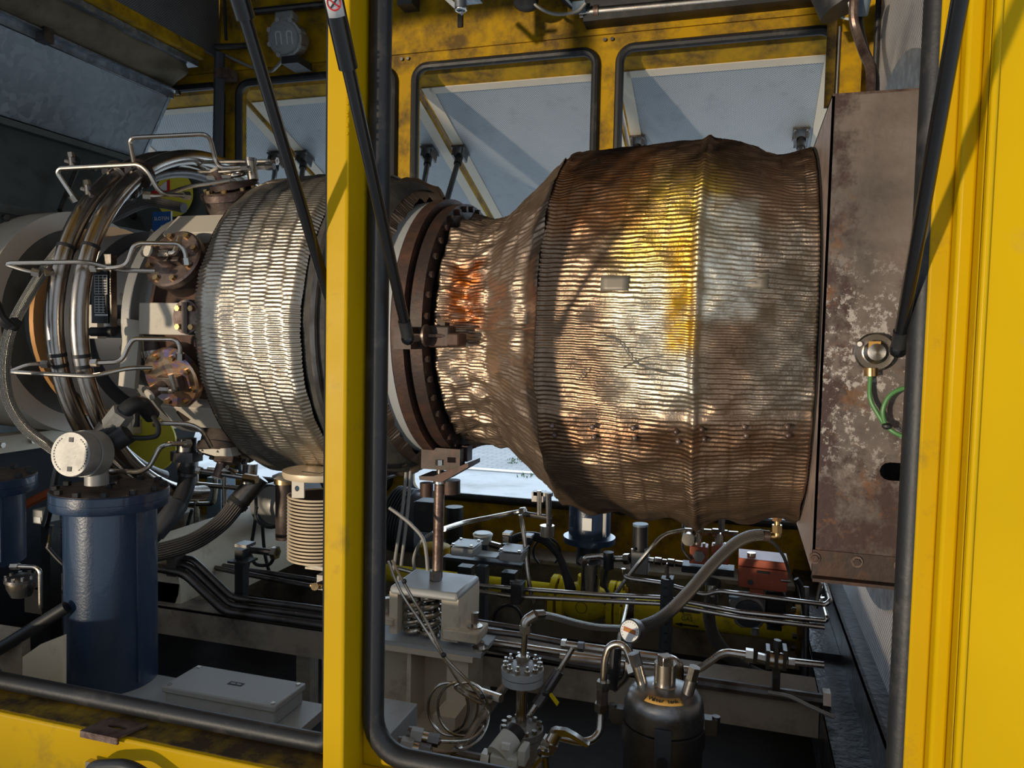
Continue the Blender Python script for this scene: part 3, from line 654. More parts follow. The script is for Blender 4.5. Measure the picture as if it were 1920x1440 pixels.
# ================================================================ foil blankets
def waves(rng, n, kx, na, power=1.0):
    return [(rng.uniform(-kx,kx), int(rng.integers(-na,na+1)), rng.uniform(0,6.28), rng.uniform(.4,1)) for _ in range(n)]
def field(ws, X, A, ridged=False):
    f = 0
    for k, m, p, a in ws:
        s = np.sin(k*X+m*A+p); f = f+a*((1-2*np.abs(s)) if ridged else s)
    return f/len(ws)**.5
def blanket(name, parent, mat, prof, x0, x1, nx, lam=.0135, amp=.0026, macro=.008, crum=.004, seed=1, tiltcol=.0, extra=None, sub=4, strip=.058, jump=2.4, jit=1.1):
    rng = np.random.default_rng(seed); px = np.array([p[0] for p in prof]); pr = np.array([p[1] for p in prof])
    rm = pr.mean(); nth = int(2*math.pi*rm/lam)*sub
    x = np.linspace(x0, x1, nx); th = np.linspace(0, 2*math.pi, nth, endpoint=False)
    X, A = np.meshgrid(x, th, indexing='ij'); R = np.interp(X, px, pr)
    w1 = waves(rng, 10, 9, 5); w2 = waves(rng, 16, 34, 22); w3 = waves(rng, 12, 16, 12)
    R = R + macro*field(w1, X, A) + crum*field(w2, X, A, True) + crum*.6*field(w3, X, A, True)
    col = np.floor((X - x0 + tiltcol*np.sin(A))/strip); ph = (col*jump) % 6.28
    ph = ph + jit*field(waves(rng, 8, 26, 14), X, A)
    n = int(nth/sub); fade = .65+.35*field(waves(rng, 10, 20, 10), X, A)
    rip = np.sin(n*A + ph); R = R + amp*np.clip(fade,.15,1.3)*(rip*np.abs(rip)**-.2 if False else rip)
    if extra is not None: R = R + extra(X, A)
    jx = .0025*field(w2, X, A)
    V = np.stack([X+jx, AY-R*np.cos(A), AZ+R*np.sin(A)], -1).reshape(-1, 3)
    base = np.array(offs(parent) - Vector((0,0,Z0))); V = V-base
    i, j = np.meshgrid(np.arange(nx-1), np.arange(nth), indexing='ij'); j2 = (j+1) % nth
    Fq = np.stack([i*nth+j, i*nth+j2, (i+1)*nth+j2, (i+1)*nth+j], -1).reshape(-1, 4)
    aw = np.where(th > math.pi, th-2*math.pi, th)
    U = np.stack([x[i], aw[j]], -1); U1 = np.stack([x[i], aw[j2]], -1); U2 = np.stack([x[i+1], aw[j2]], -1); U3 = np.stack([x[i+1], aw[j]], -1)
    UV = np.stack([U,U1,U2,U3], 2).reshape(-1, 2)
    me = bpy.data.meshes.new(name); me.vertices.add(len(V)); me.vertices.foreach_set('co', V.ravel().astype(np.float32))
    me.loops.add(Fq.size); me.loops.foreach_set('vertex_index', Fq.ravel().astype(np.int32))
    me.polygons.add(len(Fq)); me.polygons.foreach_set('loop_start', np.arange(0, Fq.size, 4, dtype=np.int32)); me.polygons.foreach_set('loop_total', np.full(len(Fq), 4, dtype=np.int32))
    ul = me.uv_layers.new(name='UVMap'); ul.data.foreach_set('uv', UV.ravel().astype(np.float32))
    me.update(); me.validate(); me.shade_smooth(); me.flip_normals() if False else None
    me.materials.append(M[mat]); o = bpy.data.objects.new(name, me); C.objects.link(o); o.parent = parent
    return o
def sm(a, b, x): t = np.clip((x-a)/(b-a), 0, 1); return t*t*(3-2*t)
# left wrap over the burner casing
wr = thing('foil_wrap', 'barrel of bright crimped foil insulation left of the yellow centre post', 'insulation', (-1.47,AY,AZ-.57))
blanket('foil_sheet', wr, 'foil_silver', [(-1.70,.545),(-1.66,.563),(-1.5,.572),(-1.325,.575),(-1.30,.556)], -1.70, -1.30, 54, seed=3, macro=.004, crum=.0025, tiltcol=.05, amp=.0036)
obj('front_rim', lx([(-1.70,.545),(-1.69,.47),(-1.66,.44)], caps=False), 'hot_dark', wr)
obj('cloth_collar', lx([(-1.32,.52),(-1.30,.545),(-1.27,.552),(-1.22,.545),(-1.20,.535),(-1.14,.53),(-1.10,.50)], caps=False), 'cloth_dark', wr)
obj('binding_cord', MB().tube([AX(-1.255,a,.556) for a in np.linspace(0,2*math.pi,60)[:-1]], .012, 8, closed=True), 'steel_dark', wr)
blanket('rear_flap', wr, 'foil_bronze', [(-1.24,.575),(-1.12,.55),(-1.085,.50)], -1.24, -1.085, 18, seed=9, macro=.012, crum=.014, amp=.0022, extra=lambda X,A: -.03*sm(-.2,.35,np.cos(A)))
# flange pair
fl = thing('engine_flange', 'big rust brown bolted flange with a grey conical ring right of the yellow centre post', 'flange', (-1.02,AY,AZ-.45))
obj('grey_ring', lx([(-1.17,.30),(-1.17,.440),(-1.15,.448),(-1.045,.459),(-1.04,.44)], caps=False, seg=80), 'grey_paint', fl)
obj('rust_ring', lx([(-1.04,.40),(-1.04,.464),(-1.0,.464),(-1.0,.42)], caps=False, seg=80), 'rust_flange', fl)
obj('rear_ring', lx([(-.985,.42),(-.985,.446),(-.945,.446),(-.945,.38)], caps=False, seg=80), 'hot_dark', fl)
obj('dark_groove', lx([(-1.0,.425),(-.985,.425)], caps=False, seg=80), 'gap_shade', fl)  # groove blackened, its shade put into the colour
for k in range(40):
    th = 2*math.pi*(k+.5)/40
    if math.cos(th) > -.2: obj('bolt', MB().hexn(AX(-.946,th,.428),AX(-.930,th,.428),.011), 'hot_dark', fl)
obj('grey_bolts', (lambda m: [m.hexn(AX(-1.160,R_(a),.41),AX(-1.175,R_(a),.41),.010) for a in range(0,360,15)] and m)(MB()), 'cover_brown', fl)
# exhaust cladding
ex = thing('exhaust_cladding', 'big bulging bronze and gold crimped foil cladding round the exhaust, right of the flange', 'insulation', (-.2,AY,AZ-.62))
blanket('cone_sheet', ex, 'foil_bronze', [(-.935,.39),(-.92,.418),(-.83,.405),(-.75,.425),(-.66,.50),(-.585,.562),(-.545,.598)], -.935, -.543, 52, seed=12, macro=.012, crum=.010, amp=.0030,
        extra=lambda X,A: -.022*np.exp(-((A-.03)/.10)**2)*sm(-.91,-.76,X) - .03*np.exp(-((X+.60)/.03)**2)*np.exp(-((np.where(A>3.14,A-6.28,A)-.10)/.30)**2))
def exx(X, A):
    a = np.where(A > math.pi, A-2*math.pi, A)
    s = .010*np.exp(-((X+.117)/.010)**2)                                   # seam ridge
    s = s + .009*np.exp(-((X+.542)/.012)**2)
    s = s + .010*sm(-.36,-.40,a)                                           # lower wrap lies over the upper one
    s = s - .022*np.exp(-((X-.06)/.06)**2)*np.exp(-((a-1.25)/.35)**2) - .012*np.exp(-((X-.12)/.05)**2)*sm(.2,1.,a)
    s = s + .012*np.exp(-((a+1.35)/.22)**2)*np.sin(X*38) 
    s = s - .010*np.exp(-((X+.52)/.05)**2)*np.exp(-((a-.9)/.3)**2)
    return s
blanket('drum_sheet', ex, 'foil_exhaust', [(-.547,.588),(-.535,.598),(-.42,.608),(-.117,.622),(-.10,.620),(.0,.603),(.08,.590),(.180,.580),(.185,.56)], -.547, .185, 104, seed=21, macro=.005, crum=.0042, amp=.0040, jump=.9, jit=.8, extra=exx)
ST = [(1037,795),(1042,812),(1112,797),(1115,816),(1188,799),(1191,818),(1268,806),(1272,824),(1316,802),(1321,820),(1396,797),(1399,813),(1476,797),(1477,813)]
for px, py in ST:
    r = ray(px, py); a = r.y**2+r.z**2; b = -2*(AY*r.y+AZ*r.z); c = AY*AY+AZ*AZ-.618**2
    if px > 1380: c = AY*AY+AZ*AZ-.598**2
    t = (-b-math.sqrt(max(0,b*b-4*a*c)))/(2*a); p = r*t; n = Vector((0,p.y-AY,p.z-AZ)).normalized()
    obj('stud', MB().sph(p+n*.010, .0085, 10), 'cover_brown', ex)
def on_drum(px, py, rad):
    r = ray(px, py); a = r.y**2+r.z**2; b = -2*(AY*r.y+AZ*r.z); c = AY*AY+AZ*AZ-rad*rad
    return r*((-b-math.sqrt(b*b-4*a*c))/(2*a))
for (xa,ya,xb,yb,rad) in ((1382,506,1440,541,.596),(1127,517,1178,545,.613)):
    m = MB(); vs = []
    q0, q1 = on_drum(xa,ya,rad), on_drum(xb,yb,rad); t0 = math.asin((q0.z-AZ)/rad); t1 = math.asin((q1.z-AZ)/rad)
    for i in range(5):
        for j in range(5): vs.append(AX(q0.x+(q1.x-q0.x)*i/4, t0+(t1-t0)*j/4, rad+.001*math.sin(i*2+j)))
    m.add(vs, [(i*5+j,(i+1)*5+j,(i+1)*5+j+1,i*5+j+1) for i in range(4) for j in range(4)])
    k = obj('foil_patch', m, 'patch_foil', ex); k.modifiers.new('thickness','SOLIDIFY').thickness = .001
for pts in ([(1128,628),(1160,640),(1200,685),(1290,708)], [(1165,690),(1205,672),(1235,668)], [(1085,712),(1100,690)]):
    obj('torn_crease', MB().tube(spline([on_drum(x,y,.620) for x,y in pts],6), .0018, 6), 'foil_silver', ex)
# support bracket at the flange
br = thing('flange_bracket', 'rust brown clamp with threaded rod across the middle of the flange', 'bracket', P(820,640,2.13))
obj('lug', MB().pbox(738,613,770,655,2.10,.05), 'hot_dark', br); obj('rod', MB().cyl(P(768,629,2.10),P(846,630,2.13),.0065,seg=10), 'cover_brown', br)
obj('disc', MB().cyl(P(797,629,2.10),P(801,629,2.10),.033,seg=20), 'cover_brown', br)
obj('clamp_block', MB().pbox(803,610,842,652,2.12,.06), 'hot_dark', br, bevel=.006); obj('clamp_head', MB().pbox(836,624,860,650,2.12,.07), 'rust_flange', br, bevel=.006)
obj('clamp_tooth', MB().pbox(820,604,834,613,2.14,.04), 'hot_dark', br)
# exhaust box
bx = thing('exhaust_box', 'rust stained steel exhaust duct box to the right of the foil cladding', 'duct', (.32,2.6,-.57))
XL, XR, YB0, ZB1, ZT1 = .187, .415, 2.0, -.565, .612
def slot(x0,x1,z,r,Y): return [Vector((x0+r*math.cos(R_(a)),Y,z+r*math.sin(R_(a)))) for a in range(90,271,30)]+[Vector((x1+r*math.cos(R_(a)),Y,z+r*math.sin(R_(a)))) for a in range(-90,91,30)]
s0, s1 = P(1668,884,YB0), P(1712,884,YB0)
obj('front_plate', MB().plate(rect(XL,XR,ZB1+.05,ZT1,YB0), [slot(s0.x,s1.x,s0.z,.022,YB0)], (0,.006,0)), 'rusty', bx)
obj('lower_lip', MB().bx(XL,XR,YB0-.004,YB0+.012,ZB1,ZB1+.065).bx(XL,XR,YB0-.03,YB0+.01,ZB1-.008,ZB1), 'hot_dark', bx)
obj('top_plate', MB().bx(XL,XR,YB0,3.2,ZT1-.006,ZT1), 'cover_brown', bx); obj('bottom_plate', MB().bx(XL,XR,YB0,3.2,ZB1,ZB1+.006), 'hot_dark', bx)
sec = [Vector((XL,YB0,ZB1)),Vector((XL,YB0,ZT1)),Vector((XL,3.2,ZT1)),Vector((XL,3.2,ZB1))]
obj('side_plate', MB().plate(sec, [[Vector((XL,AY+.545*math.cos(a),AZ+.545*math.sin(a))) for a in np.linspace(0,2*math.pi,49)[:-1]]], (.006,0,0)), 'side_lit_pale', bx)
obj('neck_ring', lx([(.20,.55),(.192,.575),(.183,.578),(.183,.55)], caps=False), 'gap_shade', bx)  # black ring painting the shaded gap between cladding and box
obj('inner_back', MB().bx(XL,XR,3.19,3.2,ZB1,ZT1), 'hot_dark', bx)
for px,py in ((1527,1046),(1606,1053),(1687,1060)):
    p = P(px,py,YB0-.005); bolt(bx, p, (0,-1,0), .014, .004, 'cover_brown', 'washer', 16); bolt(bx, p, (0,-1,0), .009, .010, 'hot_dark')
obj('wall_collar', MB().lathe([(0,.60),(0,.80),(.006,.80),(.006,.60)], (.405,2.52,AZ), (1,0,0), 64, caps=False), 'galv', bx)
jf = thing('thermocouple_head', 'round pale metal sensor head on the rusted exhaust box beside the right strut', 'sensor', P(1640,690,1.98))
c = P(1640,660,1.985); obj('flange', MB().lathe([(0,.046),(.008,.046),(.012,.042)], c, (0,-1,0), 32), 'steel', jf)
obj('dome', MB().lathe([(.01,.030),(.022,.028),(.030,.020),(.033,.001)], c, (0,-1,0), 28), 'steel', jf)
obj('sticker', MB().prism([P(x,y,1.955) for x,y in ((1629,640),(1652,640),(1650,656),(1640,653),(1628,656))],(0,.003,0)), 'label_amber', jf)
obj('gland', MB().cyl(P(1633,690,1.975),P(1633,705,1.975),.016,seg=16), 'brass', jf); obj('screw', MB().cyl(P(1612,645,1.97),P(1612,645,1.96),.006,seg=8), 'steel', jf)
tube_thing('earth_wire', PL([(1632,705,1.975),(1631,745,1.965),(1645,775,1.96),(1662,799,1.955),(1685,815,1.95),(1725,828,1.95)]), .0052, 'green_wire', 'green sleeved wire hanging from the sensor head', 'wire', soft=True)
tube_thing('earth_wire', PL([(1728,726,1.95),(1695,728,1.95),(1668,742,1.95),(1655,770,1.95),(1660,797,1.953)]), .0052, 'green_wire', 'green wire curling back up to the right seal', 'wire', soft=True)
single('cable_tie', MB().sph(P(1663,799,1.95), .012, 10, (1,.8,.7)), 'black', 'black cable tie joining the two green wires', 'cable tie')
# ================================================================ struts, seals, lamp, top gear
def strut(base, top, label, ext=1.9, sleeve=.80, ball=True):
    b, t_ = Vector(base), Vector(top); d = (t_-b); t = thing('gas_strut', label, 'gas strut', b, 'gas struts of the raised doors')
    end = b+d*ext; s = b+d*sleeve
    obj('rod', MB().cyl(b+d*.02, s, .0115, seg=18), 'black_gloss', t)
    obj('cylinder', MB().cyl(s, end, .0165, seg=20), 'black_gloss', t)
    obj('end_sleeve', MB().cyl(b, b+d*.07, .0135, seg=18), 'black', t)
    if ball:
        obj('ball_joint', MB().sph(b, .016, 14), 'black_gloss', t); obj('ball_pin', MB().cyl(b, b+Vector((.0,.05,0)), .008, seg=10), 'steel_dark', t)
    return t, b, d, s
strut(P(636,622,1.545), P(450,0,1.095), 'left long black gas strut crossing in front of the foil wrap', 1.95, .96, False)
s2, b2, d2, e2 = strut(P(765,634,1.535), P(625,0,1.106), 'black gas strut in front of the centre post carrying a prohibition sticker', 1.95, .845)
strut(P(1684,655,1.53), P(1800,0,1.155), 'right black gas strut beside the wide yellow column', 2.2, 1.35)
# sticker on the strut
n = (-(P(632,10,1.1))).normalized(); dn = d2.normalized(); rt = dn.cross(n).normalized()*1; n = rt.cross(dn)
ce = P(631,8,1.10); k = (ce-b2).dot(dn); ce = b2+dn*k + n*.0172
stk = MB(); vs = []
for i in range(9):
    a = -.85+1.7*i/8; q = b2+dn*k + (n*math.cos(a)+rt*math.sin(a))*.0172
    for w in (-.045,.019): vs.append(q-dn*w)
stk.add(vs, [(2*i,2*i+2,2*i+3,2*i+1) for i in range(8)])
so_ = obj('sticker', stk, 'white', s2); so_.modifiers.new('thickness','SOLIDIFY').thickness = .0006
def wrap(u, v, h=.0181): 
    a = u/.0172; return b2+dn*(k+v) + (n*math.cos(a)+rt*math.sin(a))*h
obj('prohibition_ring', MB().tube([wrap(.0105*math.cos(a),.0105*math.sin(a)+.003) for a in np.linspace(0,2*math.pi,30)[:-1]], .0012, 6, closed=True).tube([wrap(-.0075+.015*j/6,.0105-.015*j/6) for j in range(7)], .0012, 6), 'red', so_)
obj('hand_symbol', MB().tube([wrap(.008-.014*j/6,.011-.014*j/6,.0178) for j in range(7)], .0014, 6).sph(wrap(.006,.009,.0178),.0025,8), 'black', so_)
# far door struts and brackets
def far_strut(p0, k, p1, lb):
    a = on_door(p0[0], p0[1], k); t = thing('door_strut', lb, 'gas strut', a, 'struts of the far doors')
    n = FD[k][3]; d = FD[k][2]
    rot = Matrix((Vector((1,0,0)), d, n)).transposed()
    obj('bracket', MB().box(a-n*.012,(.09,.11,.012),rot).box(a-n*.04+Vector((.03,0,0)),(.012,.09,.06),rot).box(a-n*.04-Vector((.03,0,0)),(.012,.09,.06),rot), 'steel_dark', t)
    for sx in (-.032,.032):
        for sy in (-.04,.04): obj('screw', MB().cyl(a+Vector((sx,0,0))+d*sy-n*.018, a+Vector((sx,0,0))+d*sy-n*.026, .010, seg=8), 'galv', t)
    b = P(*p1); a2 = a-n*.05; obj('rod', MB().cyl(a2, b, .017, seg=14), 'black_gloss', t); obj('sleeve', MB().cyl(a2, a2+(b-a2)*.12, .024, seg=14), 'black', t)
far_strut((806,281),1,(780,430,3.84),'thin black strut on the far door left of the yellow door edge')
far_strut((864,280),2,(822,430,3.84),'thin black strut on the far door right of the yellow door edge')
far_strut((1197,262),3,(1180,420,3.84),'strut bracket on the far right door, left of its two')
far_strut((1502,248),3,(1500,400,3.84),'strut bracket on the far right door next to the exhaust box')
far_strut((520,292),1,(505,420,3.84),'strut bracket on the far left door behind the top valve')
far_strut((572,290),1,(556,420,3.84),'strut bracket on the far left door beside the long strut')
# round lamp
lp = thing('bulkhead_lamp', 'round grey caged bulkhead lamp hung on the yellow header, upper left', 'lamp', P(538,105,3.7))
c = P(537,72,3.62); ax = Vector((.10,-1,-.25)).normalized(); fr = frame(ax)
obj('housing', MB().lathe([(-.12,.05),(-.09,.085),(-.01,.092),(.0,.097),(.02,.097),(.024,.086)], c, ax, 32), 'grey_cast', lp)
obj('reflector', MB().lathe([(.005,.083),(.004,.001)], c, ax, 28, caps=False), 'grey_dark', lp)
obj('glass', MB().lathe([(.024,.086),(.04,.080),(.055,.055),(.060,.001)], c, ax, 32, caps=False), 'glass', lp)
upv = (Vector((0,0,1))-ax*ax.z).normalized(); sv = upv.cross(ax)
for s in (-.03,.03):
    q = c+ax*.02+sv*s; obj('filament_loop', MB().tube(fillet([q-sv*.014-upv*.032,q-sv*.014+upv*.03,q+sv*.014+upv*.03,q+sv*.014-upv*.032],.012), .0055, 8), 'white', lp)
for k in range(8):
    a = 2*math.pi*k/8+.3; p = c+(sv*math.cos(a)+upv*math.sin(a))*.092; obj('lug', MB().cyl(p-ax*.03,p+ax*.028,.014,seg=8), 'grey_cast', lp)
obj('top_gland', MB().box(c+upv*.105-ax*.03,(.11,.07,.05)), 'grey_cast', lp, bevel=.01); obj('bracket', MB().box(c-upv*.12+Vector((.03,.03,0)),(.10,.14,.04)), 'black', lp)
tube_thing('lamp_cable', PL([(533,108,3.62),(520,124,3.66),(505,134,3.76),(470,125,3.77),(423,104,3.77)]), .009, 'grey_cast', 'grey lamp cable sagging along the yellow header', 'cable', soft=True)
tube_thing('conduit', PL([(412,100,3.70),(408,310,3.70)]), .030, 'grey_dark', 'dark vertical conduit in front of the first far window frame', 'pipe')
single('conduit_clamp', MB().pbox(400,128,426,143,3.66,.1), 'cover_brown', 'brown clamp holding the dark vertical conduit to the header', 'clamp')
tube_thing('conduit', PL([(420,-20,3.74),(424,75,3.74)]), .009, 'black', 'thin black conduit running up the header left of the lamp', 'pipe')
tube_thing('rail_bar', PL([(405,88,3.74),(468,86,3.74)]), .017, 'steel_dark', 'short dark bar fixed to the header left of the lamp', 'bar')
tube_thing('rail_bar', PL([(478,22,3.74),(640,5,3.74)]), .020, 'steel_dark', 'dark bar on the header above the lamp', 'bar')
# gear along the top edge
sp = thing('sprinkler_nozzle', 'bright pipe nozzle pointing down from the top edge over the far windows', 'nozzle', P(863,15,3.3))
obj('pipe', MB().cyl(P(863,-60,3.3),P(864,18,3.3),.028,seg=20), 'galv', sp); obj('rim', MB().tube([P(864,18,3.3)+Vector((.024*math.cos(a),.024*math.sin(a),0)) for a in np.linspace(0,6.28,20)[:-1]],.006,8,closed=True), 'steel_bright', sp)
obj('clip', MB().box(P(845,4,3.32),(.16,.02,.02),Matrix.Rotation(.75,3,'Y')).box(P(882,0,3.32),(.10,.05,.02)), 'galv', sp)
hb = single('header_slot', MB().pbox(858,27,866,50,3.79,.008), 'gap_shade', 'narrow dark slot cut in the yellow header below the pipe nozzle', 'slot')  # flat black plate, the shade inside the slot as colour
single('clamp_bracket', MB().pbox(745,-30,772,6,3.70,.1), 'grey_dark', 'dark bracket at the top edge right of the centre post', 'bracket')
bkt = single('cable_gland', MB().lathe([(0,.03),(.02,.06),(.10,.065),(.12,.05)], P(985,16,3.6), (0,.2,1), 16), 'black', 'black cable gland hanging at the top edge of the photo', 'gland')
tube_thing('grey_cable', PL([(985,-20,3.6),(1005,10,3.6),(1040,26,3.62),(1080,22,3.65),(1098,6,3.65)]), .008, 'grey_cast', 'grey cable sagging below the top edge of the photo', 'cable', soft=True)
for i in range(3): tube_thing('wire', PL([(1035+i*8,-25,3.7),(1055+i*8,0,3.72),(1078+i*5,20,3.74)]), .007, ('black','white','black')[i], ('outer thin black wire of the bundle at the top edge','pale thin wire in the bundle at the top edge','inner thin black wire of the bundle at the top edge')[i], 'wire', soft=True, group='wire bundle at the top edge')
cp = single('junction_clip', MB().pbox(1073,3,1096,18,3.66,.05), 'grey_blue', 'small pale blue clip box where the header pipe starts', 'clip')
hp = thing('header_pipe', 'scuffed grey pipe running along the top of the yellow header to the right', 'pipe', P(1300,0,3.7))
obj('run', MB().cyl(P(1088,25,3.72),P(1545,-16,3.72),.026,seg=16), 'steel', hp); obj('clamp', MB().cyl(P(1114,23,3.72),P(1123,22,3.72),.034,seg=16), 'cover_brown', hp)
obj('black_tray', MB().pbox(1095,-40,1560,-8,3.70,.1), 'black', hp)
# top right corner
tube_thing('corner_hose', PL([(1602,-10,3.2),(1600,30,3.2),(1606,60,3.2),(1620,100,3.15),(1632,130,3.1),(1632,190,3.05)]), .017, 'cover_brown', 'brown ribbed conduit curving down to the top of the exhaust box', 'conduit', soft=True)
tube_thing('corner_hose', PL([(1615,-10,3.3),(1612,40,3.3),(1622,90,3.25),(1641,140,3.2),(1641,195,3.15)]), .013, 'black', 'black conduit right behind the brown ribbed one', 'conduit', soft=True)
single('black_valve', MB().cyl(P(1560,-40,3.4),P(1585,14,3.4),.10,seg=20), 'black', 'black rounded drum hanging in the top right corner of the header', 'drum')
single('blue_pipe', MB().cyl(P(1622,-20,3.25),P(1612,28,3.3),.030,seg=16), 'grey_blue', 'pale blue pipe end in the top right corner', 'pipe')
tube_thing('white_wire', PL([(1540,10,3.6),(1565,26,3.55),(1595,35,3.4),(1592,5,3.3)]), .005, 'white', 'thin white wire looped under the black drum', 'wire', soft=True)
single('corner_post', MB().pbox(1553,20,1563,200,3.74,.02), 'yellow_grime', 'narrow olive upright beside the right end of the far windows', 'post')
tube_thing('corner_rod', PL([(1575,50,3.72),(1568,190,3.72)]), .008, 'steel_dark', 'slim dark rod standing behind the top of the exhaust box', 'rod')
single('yellow_corner', MB().pbox(1578,60,1612,200,3.72,.04), 'yellow_dirty', 'dirty yellow corner panel above the exhaust box', 'panel')
tube_thing('wall_edge_rail', [(.505,3.62,.3),(.505,3.62,1.7)], .012, 'black', 'slim vertical seam rail on the perforated right wall', 'rail')
# ================================================================ skid, lower left
DK = -1.13
struct('trim_6', MB().bx(-4.1,-1.18,1.50,2.02,DK-.03,DK), 'grey_paint')
single('base_beam', MB().bx(-2.9,.268,2.45,2.47,-1.20,-1.085).bx(-2.9,.268,2.45,2.62,-1.095,-1.08), 'cream_dirty', 'long cream steel base beam running the length of the skid below the engine', 'beam')
single('base_leg', MB().bx(-1.60,-1.54,2.50,2.56,-1.50,-1.20), 'cream_dirty', 'short cream leg under the base beam behind the grey junction box', 'leg')
single('cross_beam', MB().bx(-2.45,-2.12,2.48,3.60,-1.14,-1.0).cyl((-2.285,2.48,-1.0),(-2.285,3.6,-1.0),.16,seg=24), 'cream', 'pale cream cross member running back behind the big blue vessel', 'beam')
def vessel(X, Y, zb, label):
    t = thing('filter_vessel', label, 'vessel', (X,Y,zb), 'blue filter vessels')
    c = Vector((X,Y,zb)); up = (0,0,1); h = -.555-zb
    obj('body', MB().lathe([(0,.137),(h,.137)], c, up, 56), 'navy', t)
    obj('body_flange', MB().lathe([(h,.172),(h+.006,.175),(h+.027,.175)], c, up, 56), 'navy', t)
    obj('lid', MB().lathe([(h+.028,.175),(h+.052,.175),(h+.055,.172)], c, up, 56), 'navy', t)
    obj('lid_face', MB().lathe([(h+.055,.171),(h+.056,.171)], c, up, 48), 'cover_dark', t)
    for k in range(12):
        a = 2*math.pi*k/12+.15; p = c+Vector((.155*math.cos(a),.155*math.sin(a),h+.056)); bolt(t, p, up, .0125, .014, 'black')
    obj('weld_seam', MB().bx(X+.130,X+.1385,Y-.035,Y-.027,zb+.02,zb+h-.002), 'navy', t)
    return t
vessel(-1.938, 1.95, DK, 'big blue filter vessel standing in full view at the lower left')
vessel(-2.506, 1.95, -.80, 'blue filter vessel cut off by the left edge of the photo')
vt = thing('lid_valve', 'small black bleed valve on the lid of the big blue vessel', 'valve', P(205,915,1.95))
obj('body', MB().cyl(P(205,917,1.95),P(204,893,1.95),.010,seg=10), 'black', vt); obj('cap', MB().cyl(P(199,888,1.95),P(199,896,1.95),.006,seg=8), 'brass', vt); obj('handle', MB().cyl(P(196,908,1.95),P(222,905,1.95),.006,seg=8), 'black', vt)
fb = thing('bleed_bowl', 'small steel bolted bowl with a bent tube beneath the left blue vessel', 'bowl', P(42,1118,1.90))
c = P(40,1096,1.90); obj('bowl', MB().lathe([(-.045,.01),(-.038,.03),(-.01,.043),(.008,.046),(.012,.046)], c, (0,0,1), 28), 'steel', fb); obj('lid', MB().lathe([(.012,.05),(.022,.05),(.035,.02)], c, (0,0,1), 28), 'steel_dark', fb)
for k in range(10):
    a = 2*math.pi*k/10; bolt(fb, c+Vector((.044*math.cos(a),.044*math.sin(a),.022)), (0,0,1), .006, .012, 'steel')
obj('outlet_tube', MB().pipe(PL([(36,1062,1.88),(66,1063,1.88),(75,1070,1.88),(76,1140,1.88)]), .007, .02), 'steel', fb); obj('fitting', MB().hexn(P(22,1062,1.88),P(36,1062,1.88),.011), 'steel', fb)
sb = thing('cream_stand', 'low cream steel stand with a sloping face left of the big blue vessel', 'stand', P(80,1300,1.75))
a = [P(x,y,1.72) for x,y in ((42,1232),(76,1208),(117,1192),(117,1308),(42,1296))]; obj('front_plate', MB().prism(a,(0,.014,0)), 'cream', sb)
a = [P(x,y,1.74) for x,y in ((-30,1175),(40,1186),(42,1296),(-30,1280))]; obj('side_plate', MB().prism(a,(0,.03,0)), 'cream_dirty', sb)
single('black_pipe', MB().cyl(P(-30,1235,1.70),P(125,1138,1.80),.019,seg=16), 'black', 'black pipe slanting down behind the big blue vessel to the left edge', 'pipe')
jb = thing('junction_box', 'flat grey junction box with a screwed lid lying left of the centre post', 'box', (-1.45,1.93,DK))
obj('base', MB().bx(-1.645,-1.26,1.855,2.005,DK,-1.087), 'grey_paint', jb, bevel=.004); obj('lid', MB().bx(-1.652,-1.253,1.848,2.012,-1.087,-1.068), 'grey_paint', jb, bevel=.004)
for x in (-1.635,-1.27):
    for y in (1.865,1.995): obj('screw', MB().cyl((x,y,-1.069),(x,y,-1.065),.007,seg=10), 'steel', jb)
obj('type_plate', MB().bx(-1.475,-1.425,1.925,1.945,-1.068,-1.067), 'black', jb)
obj('plate_marks', MB().bx(-1.468,-1.452,1.932,1.938,-1.067,-1.0665).bx(-1.447,-1.432,1.932,1.938,-1.067,-1.0665), 'grey_paint', jb)
# clutter behind the left vessels
tube_thing('orange_hose', PL([(20,962,2.6),(50,945,2.6),(105,918,2.6)]), .020, 'orange_hose', 'orange hose between the two blue vessels', 'hose', soft=True)
sc = thing('terminal_box', 'small grey terminal box on a black post between the blue vessels', 'box', P(78,990,2.3)); obj('case', MB().pbox(60,955,80,984,2.3,.08), 'grey_cast', sc, bevel=.004); obj('sticker', MB().pbox(63,969,76,981,2.297,.003), 'white', sc)
single('black_post', MB().pbox(76,963,98,1330,2.35,.05), 'black', 'black steel post between the two blue vessels', 'post')
for i,(pts,r,m,lb) in enumerate(([[(106,870,2.15),(96,915,2.15),(90,950,2.15),(80,985,2.2)],.007,'grey_cast','grey cable pair hanging from the round cap, left one'],[[(112,872,2.15),(104,915,2.15),(96,955,2.15),(88,990,2.2)],.007,'black','black cable hanging from the round cap beside the grey one'],
    [[(97,985,2.2),(94,1005,2.2),(90,1025,2.2)],.008,'steel_bright','short coiled steel sleeve between the blue vessels'],[[(88,1025,2.2),(105,1045,2.2),(122,1062,2.2)],.007,'black','black cable running below the coiled sleeve'])):
    tube_thing('cable', PL(pts), r, m, lb, 'cable', soft=True)
for i,(y0,y1) in enumerate(((878,862),(905,885))): single('plenum_rail', MB().cyl(P(40,y0,2.9),P(130,y1,2.9),.008,seg=8), 'steel_dark', ('upper','lower')[i]+' of the two slim rails behind the blue vessels', 'rail')
tube_thing('large_hose', PL([(100,985,2.6),(128,1005,2.6),(160,1030,2.6),(200,1045,2.6)]), .045, 'ribbed', 'thick ribbed hose passing behind the big blue vessel', 'hose', soft=True)
